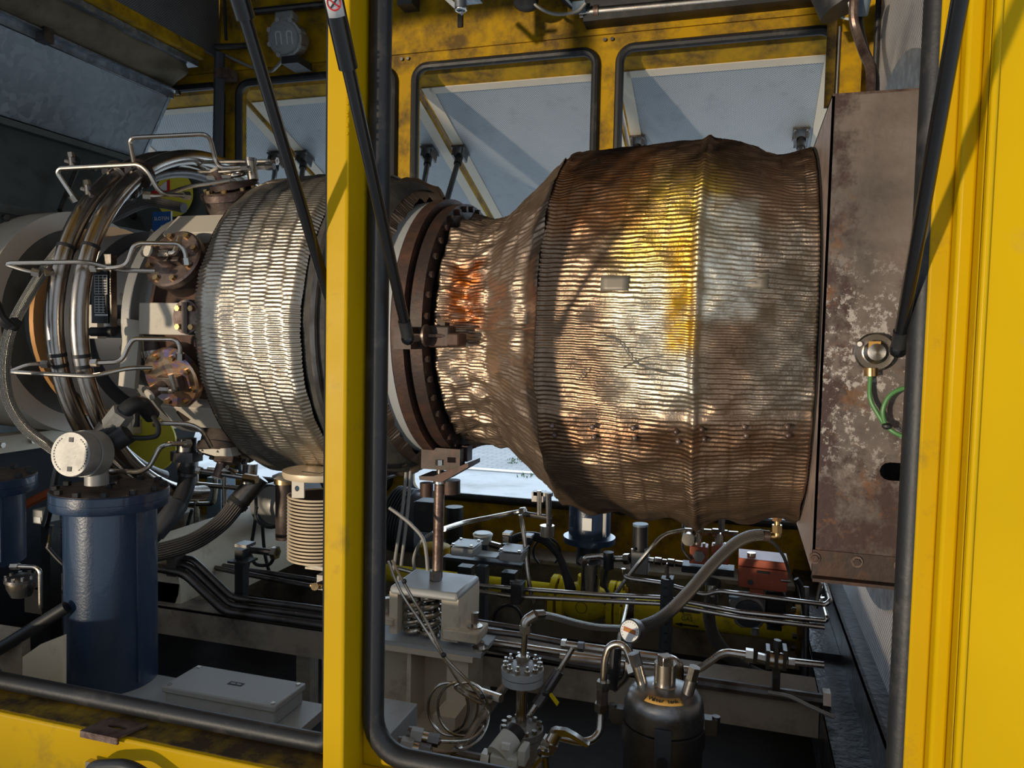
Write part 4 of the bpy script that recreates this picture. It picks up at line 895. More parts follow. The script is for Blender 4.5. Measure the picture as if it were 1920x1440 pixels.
single('back_box', MB().pbox(40,885,125,1180,3.2,.2), 'grey_blue', 'pale blue grey cabinet far behind the blue vessels', 'cabinet')
# lines under the burner casing
dh = thing('drain_hose', 'black pipe with a hexagon union dropping from under the burner casing', 'pipe', P(350,860,2.35))
obj('union', MB().hexn(P(350,846,2.38),P(350,864,2.38),.058), 'steel_dark', dh); obj('union_neck', MB().cyl(P(350,822,2.38),P(350,880,2.38),.036,seg=18), 'steel_dark', dh)
obj('pipe', MB().tube(spline(PL([(351,872,2.38),(350,905,2.36),(335,945,2.32),(305,985,2.26),(280,1010,2.22)]),8),.032,16), 'black', dh)
obj('pipe_sleeve', MB().tube(spline(PL([(335,945,2.32),(318,968,2.28),(290,1000,2.24)]),8),.037,16), 'grey_dark', dh)
obj('cap_ring', MB().cyl(P(352,884,2.37),P(351,890,2.37),.036,seg=18), 'steel_dark', dh)
rh = thing('ribbed_hose', 'thick dark ribbed hose sweeping from the foil wrap down behind the blue vessel', 'hose', P(380,990,2.5))
obj('hose', MB().tube(spline(PL([(445,945,2.62),(415,980,2.58),(370,1012,2.50),(320,1030,2.42),(275,1038,2.36),(240,1036,2.34)]),8),.036,20), 'ribbed', rh)
obj('end_sleeve', MB().cyl(P(487,893,2.68),P(440,950,2.62),.042,seg=20), 'steel_dark', rh); obj('clamp', MB().cyl(P(449,940,2.63),P(443,947,2.62),.045,seg=20), 'black', rh); obj('neck', MB().cyl(P(466,905,2.62),P(470,868,2.62),.030,seg=18), 'steel', rh)
lf = thing('low_burner_line', 'steel tube with fittings running level under the foil wrap', 'tube', P(420,890,2.3))
obj('run', MB().tube(PL([(372,882,2.35),(462,896,2.4)]),.010,10), 'steel', lf); obj('fitting', MB().hexn(P(458,895,2.4),P(482,899,2.4),.016), 'brass', lf); obj('fitting', MB().hexn(P(370,881,2.35),P(378,883,2.35),.014), 'steel', lf)
single('casing_flap', MB().prism([P(x,y,2.30) for x,y in ((372,843),(432,840),(436,856),(402,855),(378,848))],(0,.05,0)), 'cream_clean', 'pale bent cover plate under the lower edge of the casing', 'plate')
single('brass_plug', MB().cyl(P(428,856,2.45),P(430,868,2.45),.036,seg=20), 'brass', 'flat brass coloured plug under the casing', 'plug')
bl = thing('finned_bellows', 'round steel bellows with many pale fins under the foil wrap beside the post', 'bellows', P(595,1045,2.25))
c = P(600,975,2.22); ax = Vector((0,0,1))
c0 = P(600,1042,2.22); nb_ = 19; hh = (P(600,928,2.22)-c0).length
for k in range(nb_): obj('fin', MB().tube([c0+Vector((.104*math.cos(a),.104*math.sin(a),hh*k/(nb_-1))) for a in np.linspace(0,2*math.pi,49)[:-1]], .0037, 8, closed=True), 'fin_steel', bl)
obj('core', MB().cyl(c0,c0+Vector((0,0,hh)),.094,seg=40), 'hot_dark', bl)
obj('hanger', MB().plate([P(x,y,2.13) for x,y in ((547,902),(570,902),(570,934),(547,934))], [[P(557+4.5*math.cos(a),916+5.5*math.sin(a),2.13) for a in np.linspace(0,6.283,13)[:-1]]], (0,.006,0)), 'cream_clean', bl)
obj('foot_tube', MB().pipe(PL([(555,1040,2.15),(557,1052,2.15),(612,1068,2.15)]), .008, .02), 'cream_clean', bl)
tp = thing('bellows_cap', 'round pale top plate between the foil wrap and the finned bellows', 'plate', P(590,905,2.22))
obj('disc', MB().lathe([(0,.118),(.010,.122),(.022,.122)], P(600,893,2.22), (0,0,1), 48), 'fin_steel', tp); obj('wire_mark', MB().tube(PL([(566,884,2.13),(600,888,2.13),(612,884,2.13)]), .0015,6), 'black', tp)
cpz = thing('brown_pot', 'brown cylinder with a brass cap behind the finned bellows', 'pot', P(535,1000,2.7))
obj('body', MB().cyl(P(536,1010,2.7),P(536,905,2.7),.042,seg=24), 'cover_dark', cpz); obj('cap', MB().cyl(P(536,906,2.7),P(536,896,2.7),.048,seg=24), 'brass', cpz); obj('top', MB().cyl(P(536,896,2.7),P(537,890,2.7),.056,.035,seg=24), 'cream_clean', cpz)
gv = thing('small_ball_valve', 'small valve with a round end cap beside the centre post under the bellows', 'valve', P(595,1090,2.1)); obj('body', MB().pbox(594,1078,612,1108,2.1,.03), 'steel_dark', gv); obj('spindle', MB().cyl(P(583,1098,2.09),P(605,1100,2.09),.007,seg=10), 'brass', gv); obj('knob', MB().cyl(P(590,1100,2.07),P(592,1100,2.09),.012,seg=12), 'brass', gv)
single('plate_edge', MB().pbox(572,1063,608,1071,2.15,.06), 'cream', 'pale folded plate edge under the bellows', 'plate')
single('blue_plate', MB().prism([P(x,y,2.19) for x,y in ((578,1048),(612,1046),(612,1066),(590,1060))],(0,.03,0)), 'grey_blue', 'small pale blue plate under the bellows by the post', 'plate')
# long bundled pipes at lower left
GP = 'dark steel pipes stepping down along the lower left'
for i,(pts,r,lb) in enumerate((
  ([(330,1044,2.75),(440,1065,2.75),(605,1090,2.75)],.011,'uppermost straight dark pipe of the lower left bundle'),
  ([(330,1050,2.7),(440,1072,2.7),(605,1104,2.7)],.011,'second straight dark pipe of the lower left bundle'),
  ([(326,1045,2.5),(358,1048,2.5),(368,1055,2.5),(432,1117,2.5),(445,1122,2.5),(612,1144,2.5)],.0135,'uppermost of the stepped dark pipes at the lower left'),
  ([(326,1058,2.48),(350,1060,2.48),(362,1068,2.48),(428,1132,2.48),(440,1136,2.48),(612,1158,2.48)],.0135,'middle of the stepped dark pipes at the lower left'),
  ([(290,1064,2.45),(336,1072,2.45),(352,1080,2.45),(415,1140,2.45),(430,1148,2.45),(612,1174,2.45)],.018,'thickest and lowest of the stepped dark pipes at the lower left'))):
    tube_thing('dark_pipe', PL(pts), r, 'steel_dark', lb, 'pipe', bend=.06, group=GP, seg=12)
pc = thing('pipe_clamp_post', 'black clamp post holding the pipe bundle behind the junction box', 'post', P(448,1170,2.5)); obj('post', MB().pbox(440,1030,455,1165,2.52,.04), 'black', pc); obj('clamp', MB().pbox(426,1052,460,1060,2.47,.08), 'black', pc); obj('cap', MB().pbox(440,1020,462,1028,2.5,.06), 'steel_dark', pc)
single('pipe_clamp', MB().pbox(312,1038,328,1082,2.44,.06), 'steel_dark', 'dark clamp block on the pipes right next to the big blue vessel', 'clamp')
for i,(pts,lb) in enumerate(([[(421,880,3.1),(421,1000,3.1),(428,1022,3.1),(445,1026,3.1)],'right of two upright bent tubes behind the ribbed hose'],[[(404,890,3.2),(404,925,3.2),(400,945,3.2),(350,946,3.2)],'left of two upright bent tubes behind the ribbed hose'],[[(368,860,3.2),(368,1200,3.2)],'straight upright tube behind the black drain pipe'])):
    tube_thing('upright_tube', PL(pts), .012, 'steel', lb, 'tube', bend=.06)
tube_thing('level_tube', PL([(368,908,3.1),(480,918,3.1)]), .012, 'steel', 'level steel tube behind the ribbed hose neck', 'tube')
tube_thing('level_tube', PL([(455,1029,2.6),(520,1037,2.6)]), .014, 'steel_dark', 'dark level tube at the clamp post behind the bellows', 'tube', nuts=(1,))
single('blue_upright', MB().pbox(388,895,414,985,3.3,.12), 'grey_blue', 'blue grey upright post seen under the foil wrap', 'post')
single('cream_upright', MB().pbox(402,975,432,1150,3.25,.12), 'cream_dirty', 'cream upright below the blue grey post', 'post')
single('cream_upright', MB().pbox(318,960,346,1160,3.25,.12), 'cream_dirty', 'cream upright between blue vessel and black drain pipe', 'post')
mt = thing('small_motor', 'dark round motor with a black loop cable behind the finned bellows', 'motor', P(500,980,3.0)); obj('body', MB().cyl(P(505,950,3.0),P(505,950,3.0)+Vector((0,.3,0)),.105,seg=30), 'grey_dark', mt); obj('end_cap', MB().lathe([(0,.02),(.02,.07),(.03,.09)],P(505,950,2.97),(0,1,0),24), 'grey_cast', mt)
tube_thing('loop_cable', spline(PL([(507+28*math.cos(a),962+26*math.sin(a),2.85) for a in np.linspace(-1.2,3.6,9)]),4), .007, 'black', 'black cable loop in front of the dark round motor', 'cable')
for i,(pts,lb) in enumerate(([[(478,900,2.9),(480,960,2.9),(470,1030,2.9),(460,1090,2.9)],'left hanging black cable behind the bellows'],[[(492,985,2.88),(497,1040,2.9),(510,1090,2.9)],'right hanging black cable behind the bellows'],[[(470,1040,2.85),(480,1058,2.85),(505,1058,2.85),(515,1040,2.85)],'black cable sagging below the dark motor'],[[(360,955,3.0),(350,1000,3.0),(360,1048,3.0)],'black cable behind the black drain pipe'],[[(380,1010,3.0),(392,1050,3.0)],'short black cable left of the ribbed hose']) ):
    tube_thing('cable', PL(pts), .008, 'black', lb, 'cable', soft=True)
# ================================================================ lower right
def springbox():
    t = thing('spring_support', 'cream box with coil springs on the pedestal right of the centre post', 'spring support', (-.99,2.42,-1.03))
    x0,x1,y0,y1 = -1.115,-.865,2.30,2.52; zt = -.835
    obj('top_plate', MB().bx(x0,x1,y0,y1,zt-.03,zt), 'grey_paint', t, bevel=.012)
    obj('left_leg', MB().bx(x0,x0+.03,y0+.005,y1-.005,-1.0,zt-.02), 'cream', t); obj('right_leg', MB().bx(x1-.06,x1,y0+.005,y1-.005,-1.0,zt-.02), 'cream', t)
    for i,(cx,cy) in enumerate(((-1.045,2.35),(-.985,2.35),(-1.045,2.44),(-.985,2.44))):
        pts = [Vector((cx+.026*math.cos(a),cy+.026*math.sin(a),-1.015+.165*a/(2*math.pi*5.5))) for a in np.linspace(0,2*math.pi*5.5,90)]
        obj('coil_spring', MB().tube(pts,.0095,10), 'steel', t)
    obj('rod_nut', MB().hexn((-.99,2.41,zt),(-.99,2.41,zt+.035),.022), 'steel_dark', t)
    obj('base', MB().bx(x0-.07,x1+.09,y0-.02,y1,-1.03,-1.015), 'grey_paint', t)
    obj('foot_lug', MB().bx(x1-.05,x1+.075,y0-.01,y0+.10,-.99,-.955), 'cream', t, bevel=.004); obj('foot_lug', MB().bx(x0-.075,x0+.02,y0-.01,y0+.10,-.97,-.945), 'cream', t, bevel=.004)
    for (x,y,z) in ((x1+.045,y0+.045,-.955),(x0-.03,y0+.05,-.945),(x1+.075,y0+.02,-1.015),(x0-.05,y0+.0,-1.015)):
        obj('washer', MB().cyl((x,y,z),(x,y,z+.006),.026,seg=18), 'steel', t); obj('stud', MB().hexn((x,y,z+.006),(x,y,z+.05 if z>-1 else z+.025),.013), 'steel', t)
springbox()
tr = thing('support_rod', 'rusty steel support rod between the spring box and the flange', 'rod', P(820,1110,2.42))
obj('lower_stem', MB().cyl(P(820,1110,2.42),P(820,1080,2.42),.0085,seg=12), 'black', tr); obj('sleeve', MB().cyl(P(820,1083,2.42),P(824,908,2.42),.0185,seg=18), 'cover_brown', tr); obj('upper_stem', MB().cyl(P(824,910,2.42),P(826,870,2.42),.013,seg=12), 'steel_dark', tr); obj('collar', MB().cyl(P(824,906,2.42),P(824,902,2.42),.022,seg=18), 'steel_bright', tr)
fb = thing('hanger_bracket', 'dark rusty bracket with a ledge hanging under the flange', 'bracket', P(830,900,2.4))
obj('web', MB().pbox(790,838,862,884,2.40,.05), 'hot_dark', fb); obj('ledge', MB().prism([P(x,y,2.36) for x,y in ((785,893),(812,893),(878,868),(878,876),(828,904),(787,900))],(0,.12,0)), 'hot_dark', fb); obj('side_post', MB().pbox(866,836,876,866,2.45,.05), 'hot_dark', fb); obj('lower_boss', MB().cyl(P(845,900,2.45),P(845,925,2.45),.034,seg=16), 'hot_dark', fb); obj('lower_boss', MB().cyl(P(800,905,2.45),P(800,930,2.45),.024,seg=16), 'hot_dark', fb); obj('nut', MB().hexn(P(824,872,2.35),P(824,862,2.35),.014), 'steel', fb)
pd = thing('pedestal', 'cream welded steel pedestal carrying the spring box right of the centre post', 'pedestal', (-1.0,2.45,-1.45))
obj('top_plate', MB().bx(-1.22,-.80,2.27,2.56,-1.045,-1.03), 'cream', pd); obj('web', MB().bx(-1.22,-.86,2.42,2.44,-1.31,-1.045), 'cream', pd)
obj('gusset', MB().bx(-1.045,-1.03,2.30,2.43,-1.31,-1.045), 'cream', pd); obj('column_side', MB().bx(-.845,-.825,2.30,2.54,-1.30,-1.045).bx(-.90,-.83,2.30,2.32,-1.30,-1.045), 'cream', pd)
obj('foot_plate', MB().bx(-1.25,-.86,2.10,2.44,-1.325,-1.31), 'cream', pd); obj('foot_front', MB().bx(-1.25,-.88,2.10,2.115,-1.36,-1.325), 'cream_dirty', pd)
obj('tapered_leg', MB().prism([Vector((-.905,2.20,-1.20)),Vector((-.83,2.20,-1.20)),Vector((-.835,2.20,-1.5)),Vector((-.895,2.20,-1.5))],(0,.10,0)), 'cream', pd)
obj('bottom_beam', MB().bx(-1.2,-.55,1.75,1.95,-1.40,-1.36), 'cream_dirty', pd)
single('right_box', MB().bx(-1.05,-.872,1.62,2.0,-1.16,-1.065), 'grey_paint', 'grey cable box behind the black seal at the foot of the centre post', 'box', bevel=.004)
for i,(p,q,r,lb) in enumerate((((764,1377,1.74),(826,1390,1.76),.019,'upper cable gland on the grey cable box'),((745,1398,1.70),(810,1410,1.72),.021,'middle cable gland on the grey cable box'),((738,1428,1.66),(785,1432,1.68),.021,'lowest cable gland on the grey cable box'))):
    a, b = P(*p), P(*q); d = b-a; t = thing('cable_gland', lb, 'gland', a, 'cable glands on the grey cable box')
    obj('collar', MB().cyl(a,a+d*.10,r*1.1,seg=18), 'steel_dark', t); obj('hex_body', MB().hexn(a+d*.10,a+d*.45,r*1.15), 'grey_cast', t); obj('neck', MB().cyl(a+d*.45,a+d*.62,r*.8,seg=16), 'steel', t); obj('cap_nut', MB().hexn(a+d*.62,a+d*.95,r*.85), 'steel_dark', t); obj('tail', MB().cyl(a+d*.95,b,r*.5,seg=12), 'steel_dark', t)
# capillary coil
t = thing('capillary_coil', 'thin steel capillary tube coming down from the post and coiled in loops before the pedestal', 'tube', P(880,1330,2.0))
co = [(878+42*math.cos(a)-2*k_,1330+50*math.sin(a),2.0+.004*k_) for k_,a in [(q,q*.7-2.2) for q in range(24)]]
obj('coil', MB().tube(spline(PL([(735,1050,1.95),(768,1112,1.95),(800,1165,1.97),(832,1228,1.98),(880,1280,1.99),(905,1320,2.0)])+PL(co)+PL([(905,1360,1.95),(880,1388,1.85),(826,1391,1.77)]),6), .0042, 7), 'steel', t)
obj('twin', MB().tube(spline(PL([(728,1052,1.95),(752,1110,1.95),(788,1165,1.97),(826,1224,1.98),(870,1290,2.0),(905,1315,2.01),(916,1345,2.0),(900,1385,1.9),(860,1408,1.8),(810,1410,1.73)]),8), .0042, 7), 'steel', t)
for q in ((758,1090,1.945),(832,1228,1.975),(905,1306,1.99)): obj('tie', MB().sph(P(*q),.008,8), 'black', t)
for i,(pts,lb) in enumerate(([[(762,880,2.5),(755,950,2.5),(742,1040,2.5),(736,1080,2.5)],'left upright capillary just right of the centre post'],[[(770,880,2.5),(764,960,2.5),(752,1060,2.5)],'right upright capillary just right of the centre post'],[[(730,952,2.3),(752,968,2.3),(772,985,2.3),(795,1015,2.3),(802,1070,2.3)],'braided cable curving from the post to the support rod'],[[(812,998,2.6),(790,1015,2.6),(776,1045,2.6),(778,1075,2.6)],'grey cable loop left of the support rod'],[[(726,1120,2.4),(742,1105,2.4),(748,1080,2.4)],'small cable bend beside the post'])):
    tube_thing('capillary', PL(pts), .006, 'grey_cast', lb, 'tube', soft=True)
# back row left: grey motor, level switch boxes
gm = thing('ribbed_motor', 'dark grey ribbed motor lying behind the support rod', 'motor', P(760,1000,3.2)); obj('body', MB().cyl(P(735,970,3.2),P(800,985,3.2),.14,seg=24), 'grey_dark', gm); obj('terminal_box', MB().pbox(775,940,812,1000,2.95,.1), 'black', gm, bevel=.006)
for k in range(7): obj('rib', MB().cyl(P(738+k*5,970+k*1.2,3.2),P(739.5+k*5,970.4+k*1.2,3.2),.152,seg=24), 'grey_dark', gm)
sw = thing('switch_bar', 'black mounting bar with two grey lidded boxes behind the spring box', 'bar', P(900,1060,2.9))
obj('bar', MB().pbox(830,1044,978,1066,2.9,.05), 'black', sw); obj('plate', MB().pbox(880,1040,930,1048,2.88,.08), 'grey_paint', sw)
for i,(x0,y0,x1,y1,lb) in enumerate(((845,1026,887,1046,'left grey lidded box on the black bar'),(935,1036,977,1056,'right grey lidded box on the black bar'))):
    t = thing('lidded_box', lb, 'box', P((x0+x1)/2,y1,2.85), 'grey lidded boxes on the black bar')
    obj('case', MB().pbox(x0,y0,x1,y1,2.84,.11), 'grey_paint', t, bevel=.004); obj('lid', MB().pbox(x0-1,y0-4,x1+1,y0+2,2.835,.12), 'grey_paint', t, bevel=.004)
    a, b = P(x0+4,y0-4,2.845), P(x1-4,y0-4,2.845)
    for x in (a.x,b.x):
        for y in (2.85,2.94): obj('screw', MB().cyl((x,y,a.z-.002),(x,y,a.z+.006),.006,seg=8), 'steel_bright', t)
rl_ = thing('vent_pot', 'round pale lid on a steel neck between the two grey lidded boxes', 'lid', P(905,1020,3.05)); c = P(905,1018,3.05); obj('drum', MB().lathe([(0,.036),(.03,.040),(.034,.043),(.040,.043),(.046,.036)],c,(0,0,1),32), 'white_plastic', rl_); obj('neck', MB().cyl(c-Vector((0,0,.10)),c,.026,seg=20), 'grey_dark', rl_)
obj('side_gland', MB().hexn(c+Vector((.04,-.02,.005)),c+Vector((.09,-.03,.0)),.014), 'steel', rl_)
for i,(x,y,w,h_) in enumerate(((870,1092,24,60),(952,1098,24,50))): single('bar_leg', MB().pbox(x-w/2,y-h_/2,x+w/2,y+h_/2,2.92,.05), 'black', ('left','right')[i]+' black leg under the bar with the grey boxes', 'leg', group='black legs under the bar')
single('level_stand', MB().pbox(892,1062,908,1190,2.9,.05), 'grey_dark', 'dark upright between the black legs behind the spring box', 'post')
single('black_cup', MB().cyl(P(852,950,3.55),P(852,1100,3.55),.045,seg=18), 'black', 'dark cylinder standing in front of the far seal right of the support rod', 'cylinder')
single('yellow_cup', MB().lathe([(0,.07),(.03,.07),(.035,.06)],P(815,1036,3.1),(0,0,1),28), 'yellow_dirty', 'dull yellow ring at the foot of the dark ribbed motor', 'ring')
tube_thing('sense_line', PL([(832,992,2.6),(870,980,2.8),(920,970,2.9),(960,962,3.0),(985,958,3.0)]), .0095, 'steel', 'steel line rising right from the support rod to the small valve', 'tube', soft=True, nuts=(1,))
nv = thing('needle_valve', 'dark needle valve block seen against the bright paving', 'valve', P(1015,960,3.0)); obj('block', MB().pbox(997,922,1018,942,3.0,.05), 'steel_dark', nv); obj('cross_bar', MB().pbox(1000,922,1034,932,3.0,.03), 'steel_dark', nv); obj('stem', MB().cyl(P(1011,920,3.0),P(1011,965,3.0),.010,seg=10), 'steel', nv); obj('side_stem', MB().cyl(P(1028,925,3.0),P(1030,1000,3.0),.013,seg=10), 'steel_dark', nv); obj('side_body', MB().cyl(P(1026,985,2.98),P(1026,1005,2.98),.030,seg=16), 'steel', nv); obj('arm', MB().cyl(P(975,962,3.0),P(1035,972,3.0),.011,seg=10), 'steel_dark', nv)
tube_thing('down_tube', PL([(976,965,2.95),(982,1000,2.95),(990,1080,2.9),(1000,1130,2.9)]), .009, 'steel', 'thin tube dropping from the needle valve', 'tube', soft=True)
hb = thing('hose_bundle', 'bundle of black hoses arching right of the grey boxes down to the yellow valve', 'hose', P(1040,1050,3.05))
for i in range(3): obj('hose', MB().tube(spline(PL([(958,1010+i*4,3.1),(985,1002+i*3,3.1),(1020,1008+i*4,3.08),(1048,1040+i*3,3.05),(1070-i*4,1090,3.0),(1076-i*5,1112,3.0)]),8),.012,10), 'black', hb)
for i,(x,y) in enumerate(((949,1003),(989,1008))):
    t = thing('cable_plug', ('left','right')[i]+' black square cable plug by the black hose bundle', 'plug', P(x,y+16,3.0), 'square cable plugs'); obj('body', MB().pbox(x-8,y,x+6,y+16,3.0,.04), 'black', t, bevel=.004); obj('top', MB().pbox(x-7,y-4,x+7,y+1,2.995,.05), 'grey_paint', t)
    obj('tail', MB().cyl(P(x-1,y+16,3.02),P(x-1,y+50,3.02),.014,seg=12), 'black', t)
tube_thing('loop_cable', spline(PL([(1025+25*math.cos(a),1035+26*math.sin(a),3.1) for a in np.linspace(2.2,7.2,10)]),4), .005, 'black', 'black cable loop under the needle valve', 'cable')
tube_thing('loop_cable', spline(PL([(952+27*math.cos(a),1165+30*math.sin(a),2.9) for a in np.linspace(2.4,6.9,9)]),4), .006, 'black', 'black cable loop behind the flanged pot riser', 'cable')
# motor with label hanging behind the cladding
mo = thing('pump_motor', 'dark blue upright pump motor with a white label under the cladding', 'motor', P(1105,1040,3.2)); c = P(1105,1005,3.2); up = Vector((0,0,1))
obj('body', MB().lathe([(0,.090),(.20,.090)],c,up,40), 'navy', mo); obj('flange', MB().lathe([(-.025,.112),(.0,.112)],c,up,40), 'navy', mo); obj('lantern', MB().cyl(c-up*.12,c-up*.02,.055,seg=24), 'black', mo); obj('label_plate', MB().pbox(1092,971,1109,996,3.108,.004), 'white', mo); obj('rib', MB().pbox(1131,955,1135,1008,3.12,.02), 'grey_cast', mo)
single('strainer', MB().cyl(P(1106,1108,3.05),P(1108,1055,3.05),.040,seg=28), 'steel', 'polished steel strainer cylinder standing under the pump motor', 'strainer')
tube_thing('strainer_line', PL([(1092,1056,3.02),(1098,1045,3.02),(1128,1042,3.02),(1140,1048,3.02),(1180,1048,3.0)]), .012, 'steel', 'steel line over the top of the strainer to the right', 'tube', nuts=(0,1))
ps = thing('pressure_switch', 'black upright pressure switch with a corrugated cable beside the strainer', 'switch', P(1141,1080,3.0)); obj('body', MB().cyl(P(1141,1066,3.0),P(1141,1035,3.0),.022,seg=16), 'black', ps); obj('cable', MB().tube(spline(PL([(1138,1065,3.0),(1134,1095,3.0),(1146,1118,3.0),(1165,1130,3.0)]),6),.008,8), 'black', ps)
# yellow gas line
GY = 'yellow gas line pieces'
gp = thing('gas_pipe', 'yellow gas pipe with black arrows and lettering running right behind the hoses', 'pipe', P(1300,1160,3.3))
a, b = P(1150,1138,3.3), P(1500,1192,3.3); b.z = a.z; b.y = a.y; obj('run', MB().cyl(a,b,.052,seg=32), 'yellow_pipe', gp)
def gpt(px,py,th): 
    x = P(px,py,3.25).x; return Vector((x, a.y-.0525*math.cos(th), a.z+.0525*math.sin(th)))
for th,px in ((.70,1290),(-.45,1288)):
    q = gpt(px,1150,th); w = .05; dz = Vector((0,math.sin(th)*.011,math.cos(th)*.011)); n_ = Vector((0,-math.cos(th),math.sin(th)))*.0015
    obj('arrow', MB().prism([q-Vector((w,0,0)),q-Vector((w*.35,0,0))+dz,q-Vector((w*.35,0,0))+dz*.35,q+Vector((w,0,0))+dz*.35,q+Vector((w,0,0))-dz*.35,q-Vector((w*.35,0,0))-dz*.35,q-Vector((w*.35,0,0))-dz],n_), 'black', gp)
q = gpt(1288,1160,.10); text('GAS', .026, q+Vector((0,-.002,0)), (1,0,0), (0,.1,1), 'black', gp); q = gpt(1288,1160,.42); text('AARD', .015, q+Vector((0,-.002,0)), (1,0,0), (0,.4,.9), 'black', gp)
obj('dark_band', MB().cyl(Vector((P(1176,1145,3.3).x,a.y,a.z)),Vector((P(1191,1148,3.3).x,a.y,a.z)),.0535,seg=32), 'cover_dark', gp)
gv = thing('gas_valve', 'yellow flanged valve body at the left end of the gas pipe', 'valve', P(1105,1150,3.3)); xs = P(1040,1130,3.3).x; xe = P(1172,1140,3.3).x; zc = a.z+.01
obj('body', MB().lathe([(0,.05),(.03,.055),(.10,.085),(.17,.085),(.24,.055),(.29,.05)],(xs,3.3,zc),(1,0,0),28), 'yellow_pipe', gv)
obj('bonnet', MB().cyl((xs+.15,3.3,zc+.05),(xs+.15,3.3,zc+.12),.045,seg=20), 'yellow_pipe', gv); obj('seal_mark', MB().tube([Vector((xs+.14+.025*math.cos(q),3.213,zc+.025*math.sin(q))) for q in np.linspace(0,6.28,16)[:-1]],.002,6,closed=True), 'yellow_dirty', gv)
for x in (xs-.01,xs+.03,xs+.25,xs+.285): obj('flange', MB().cyl((x,3.3,zc),(x+.025,3.3,zc),.105,seg=28), 'yellow_pipe', gv)
for i in range(6):
    q = 2*math.pi*i/6+.4
    for x in (xs-.02,xs+.24): obj('bolt', MB().hexn((x,3.3-.085*math.cos(q),zc+.085*math.sin(q)),(x+.08,3.3-.085*math.cos(q),zc+.085*math.sin(q)),.011), 'yellow_dirty', gv)
single('gas_pipe', MB().cyl((-1.9,3.35,a.z+.015),(xs-.012,3.35,a.z+.015),.042,seg=24), 'yellow_pipe', 'dull yellow gas pipe running left behind the spring box', 'pipe')
ge = thing('gas_flange', 'rusty yellow flange at the right end of the gas pipe', 'flange', P(1490,1190,3.3)); obj('disc', MB().cyl(b-Vector((.02,0,0)),b+Vector((.03,0,0)),.10,seg=28), 'yellow_dirty', ge); obj('bolt_ring', (lambda m: [m.hexn(b+Vector((-.035,.08*math.cos(q),.08*math.sin(q))),b+Vector((.045,.08*math.cos(q),.08*math.sin(q))),.012) for q in np.linspace(0,6.28,9)[:-1]] and m)(MB()), 'steel_dark', ge)
# long thin tubes crossing the middle
GL = 'thin steel lines crossing the lower right'
tt([(732,1062,2.75),(800,1080,2.75),(900,1098,2.75),(970,1104,2.75),(1120,1115,2.75),(1245,1121,2.75),(1390,1148,2.75),(1548,1164,2.75),(1551,1158,2.75),(1540,1118,3.1)], .0085, 'upper of the two long thin steel lines from the post to the right wall', group=GL, bend=.02)
tt([(870,1104,2.72),(905,1110,2.72),(960,1118,2.72),(1120,1126,2.72),(1245,1132,2.72),(1390,1158,2.72),(1546,1176,2.72)], .0085, 'lower of the two long thin steel lines reaching the right wall', group=GL, nuts=(0,))
tt([(1169,1066,2.8),(1169,1080,2.8),(1180,1085,2.8),(1240,1093,2.8),(1322,1116,2.8),(1345,1108,2.8),(1548,1134,2.8),(1557,1126,2.8),(1547,1092,3.2)], .0085, 'thin steel line stepping under the orange block to the right wall', group=GL)
lc = thing('line_clamp', 'black clamp on the two long lines behind the flanged pot', 'clamp', P(965,1130,2.7)); obj('block', MB().pbox(957,1095,976,1135,2.68,.07), 'black', lc, bevel=.004)
for x in (960,972): obj('bolt', MB().hexn(P(x,1095,2.72),P(x,1089,2.72),.009), 'steel', lc)
ch = thing('channel_post', 'dark slotted channel post with open top between the hoses', 'post', P(1248,1210,2.68)); obj('front', MB().pbox(1239,1086,1257,1235,2.68,.012), 'grey_dark', ch); obj('sides', MB().pbox(1239,1086,1242,1235,2.68,.05).pbox(1254,1086,1257,1235,2.68,.05), 'grey_dark', ch)
[obj('slot', MB().pbox(1244,y,1252,y+5,2.678,.004), 'black', ch) for y in range(1100,1230,17)]; obj('top_rim', MB().tube([P(1241,1085,2.67),P(1256,1085,2.67),P(1256,1085,2.73),P(1241,1085,2.73)],.004,6,closed=True), 'steel_bright', ch)
# pilot valve, solenoids, orange blocks
pv = thing('pilot_valve', 'grey square valve body with a tall black cap left of the orange blocks', 'valve', P(1198,1080,3.0)); obj('body', MB().pbox(1183,1035,1214,1080,3.0,.07), 'grey_cast', pv, bevel=.005); obj('cap', MB().cyl(P(1200,1037,3.04),P(1201,985,3.04),.030,seg=22), 'black', pv); obj('cap_top', MB().cyl(P(1201,986,3.04),P(1201,982,3.04),.031,seg=22), 'grey_blue', pv)
for s,(x,y) in enumerate(((1186,1034),(1211,1034))): obj('screw', MB().cyl(P(x,y,2.99),P(x,y-5,2.99),.006,seg=8), 'steel_bright', pv)
fr_ = thing('fitting_row', 'row of steel compression fittings between the grey valve and the orange blocks', 'fitting', P(1245,1060,3.0))
for k,(x0,x1,r) in enumerate(((1216,1226,.012),(1228,1240,.016),(1242,1250,.012),(1252,1264,.016),(1266,1280,.013))): obj('nut', MB().hexn(P(x0,1050+(x0-1216)*.12,3.02),P(x1,1050+(x1-1216)*.12,3.02),r), 'steel', fr_)
obj('tee', MB().cyl(P(1250,1056,3.02),P(1250,1082,3.02),.009,seg=10), 'steel', fr_)
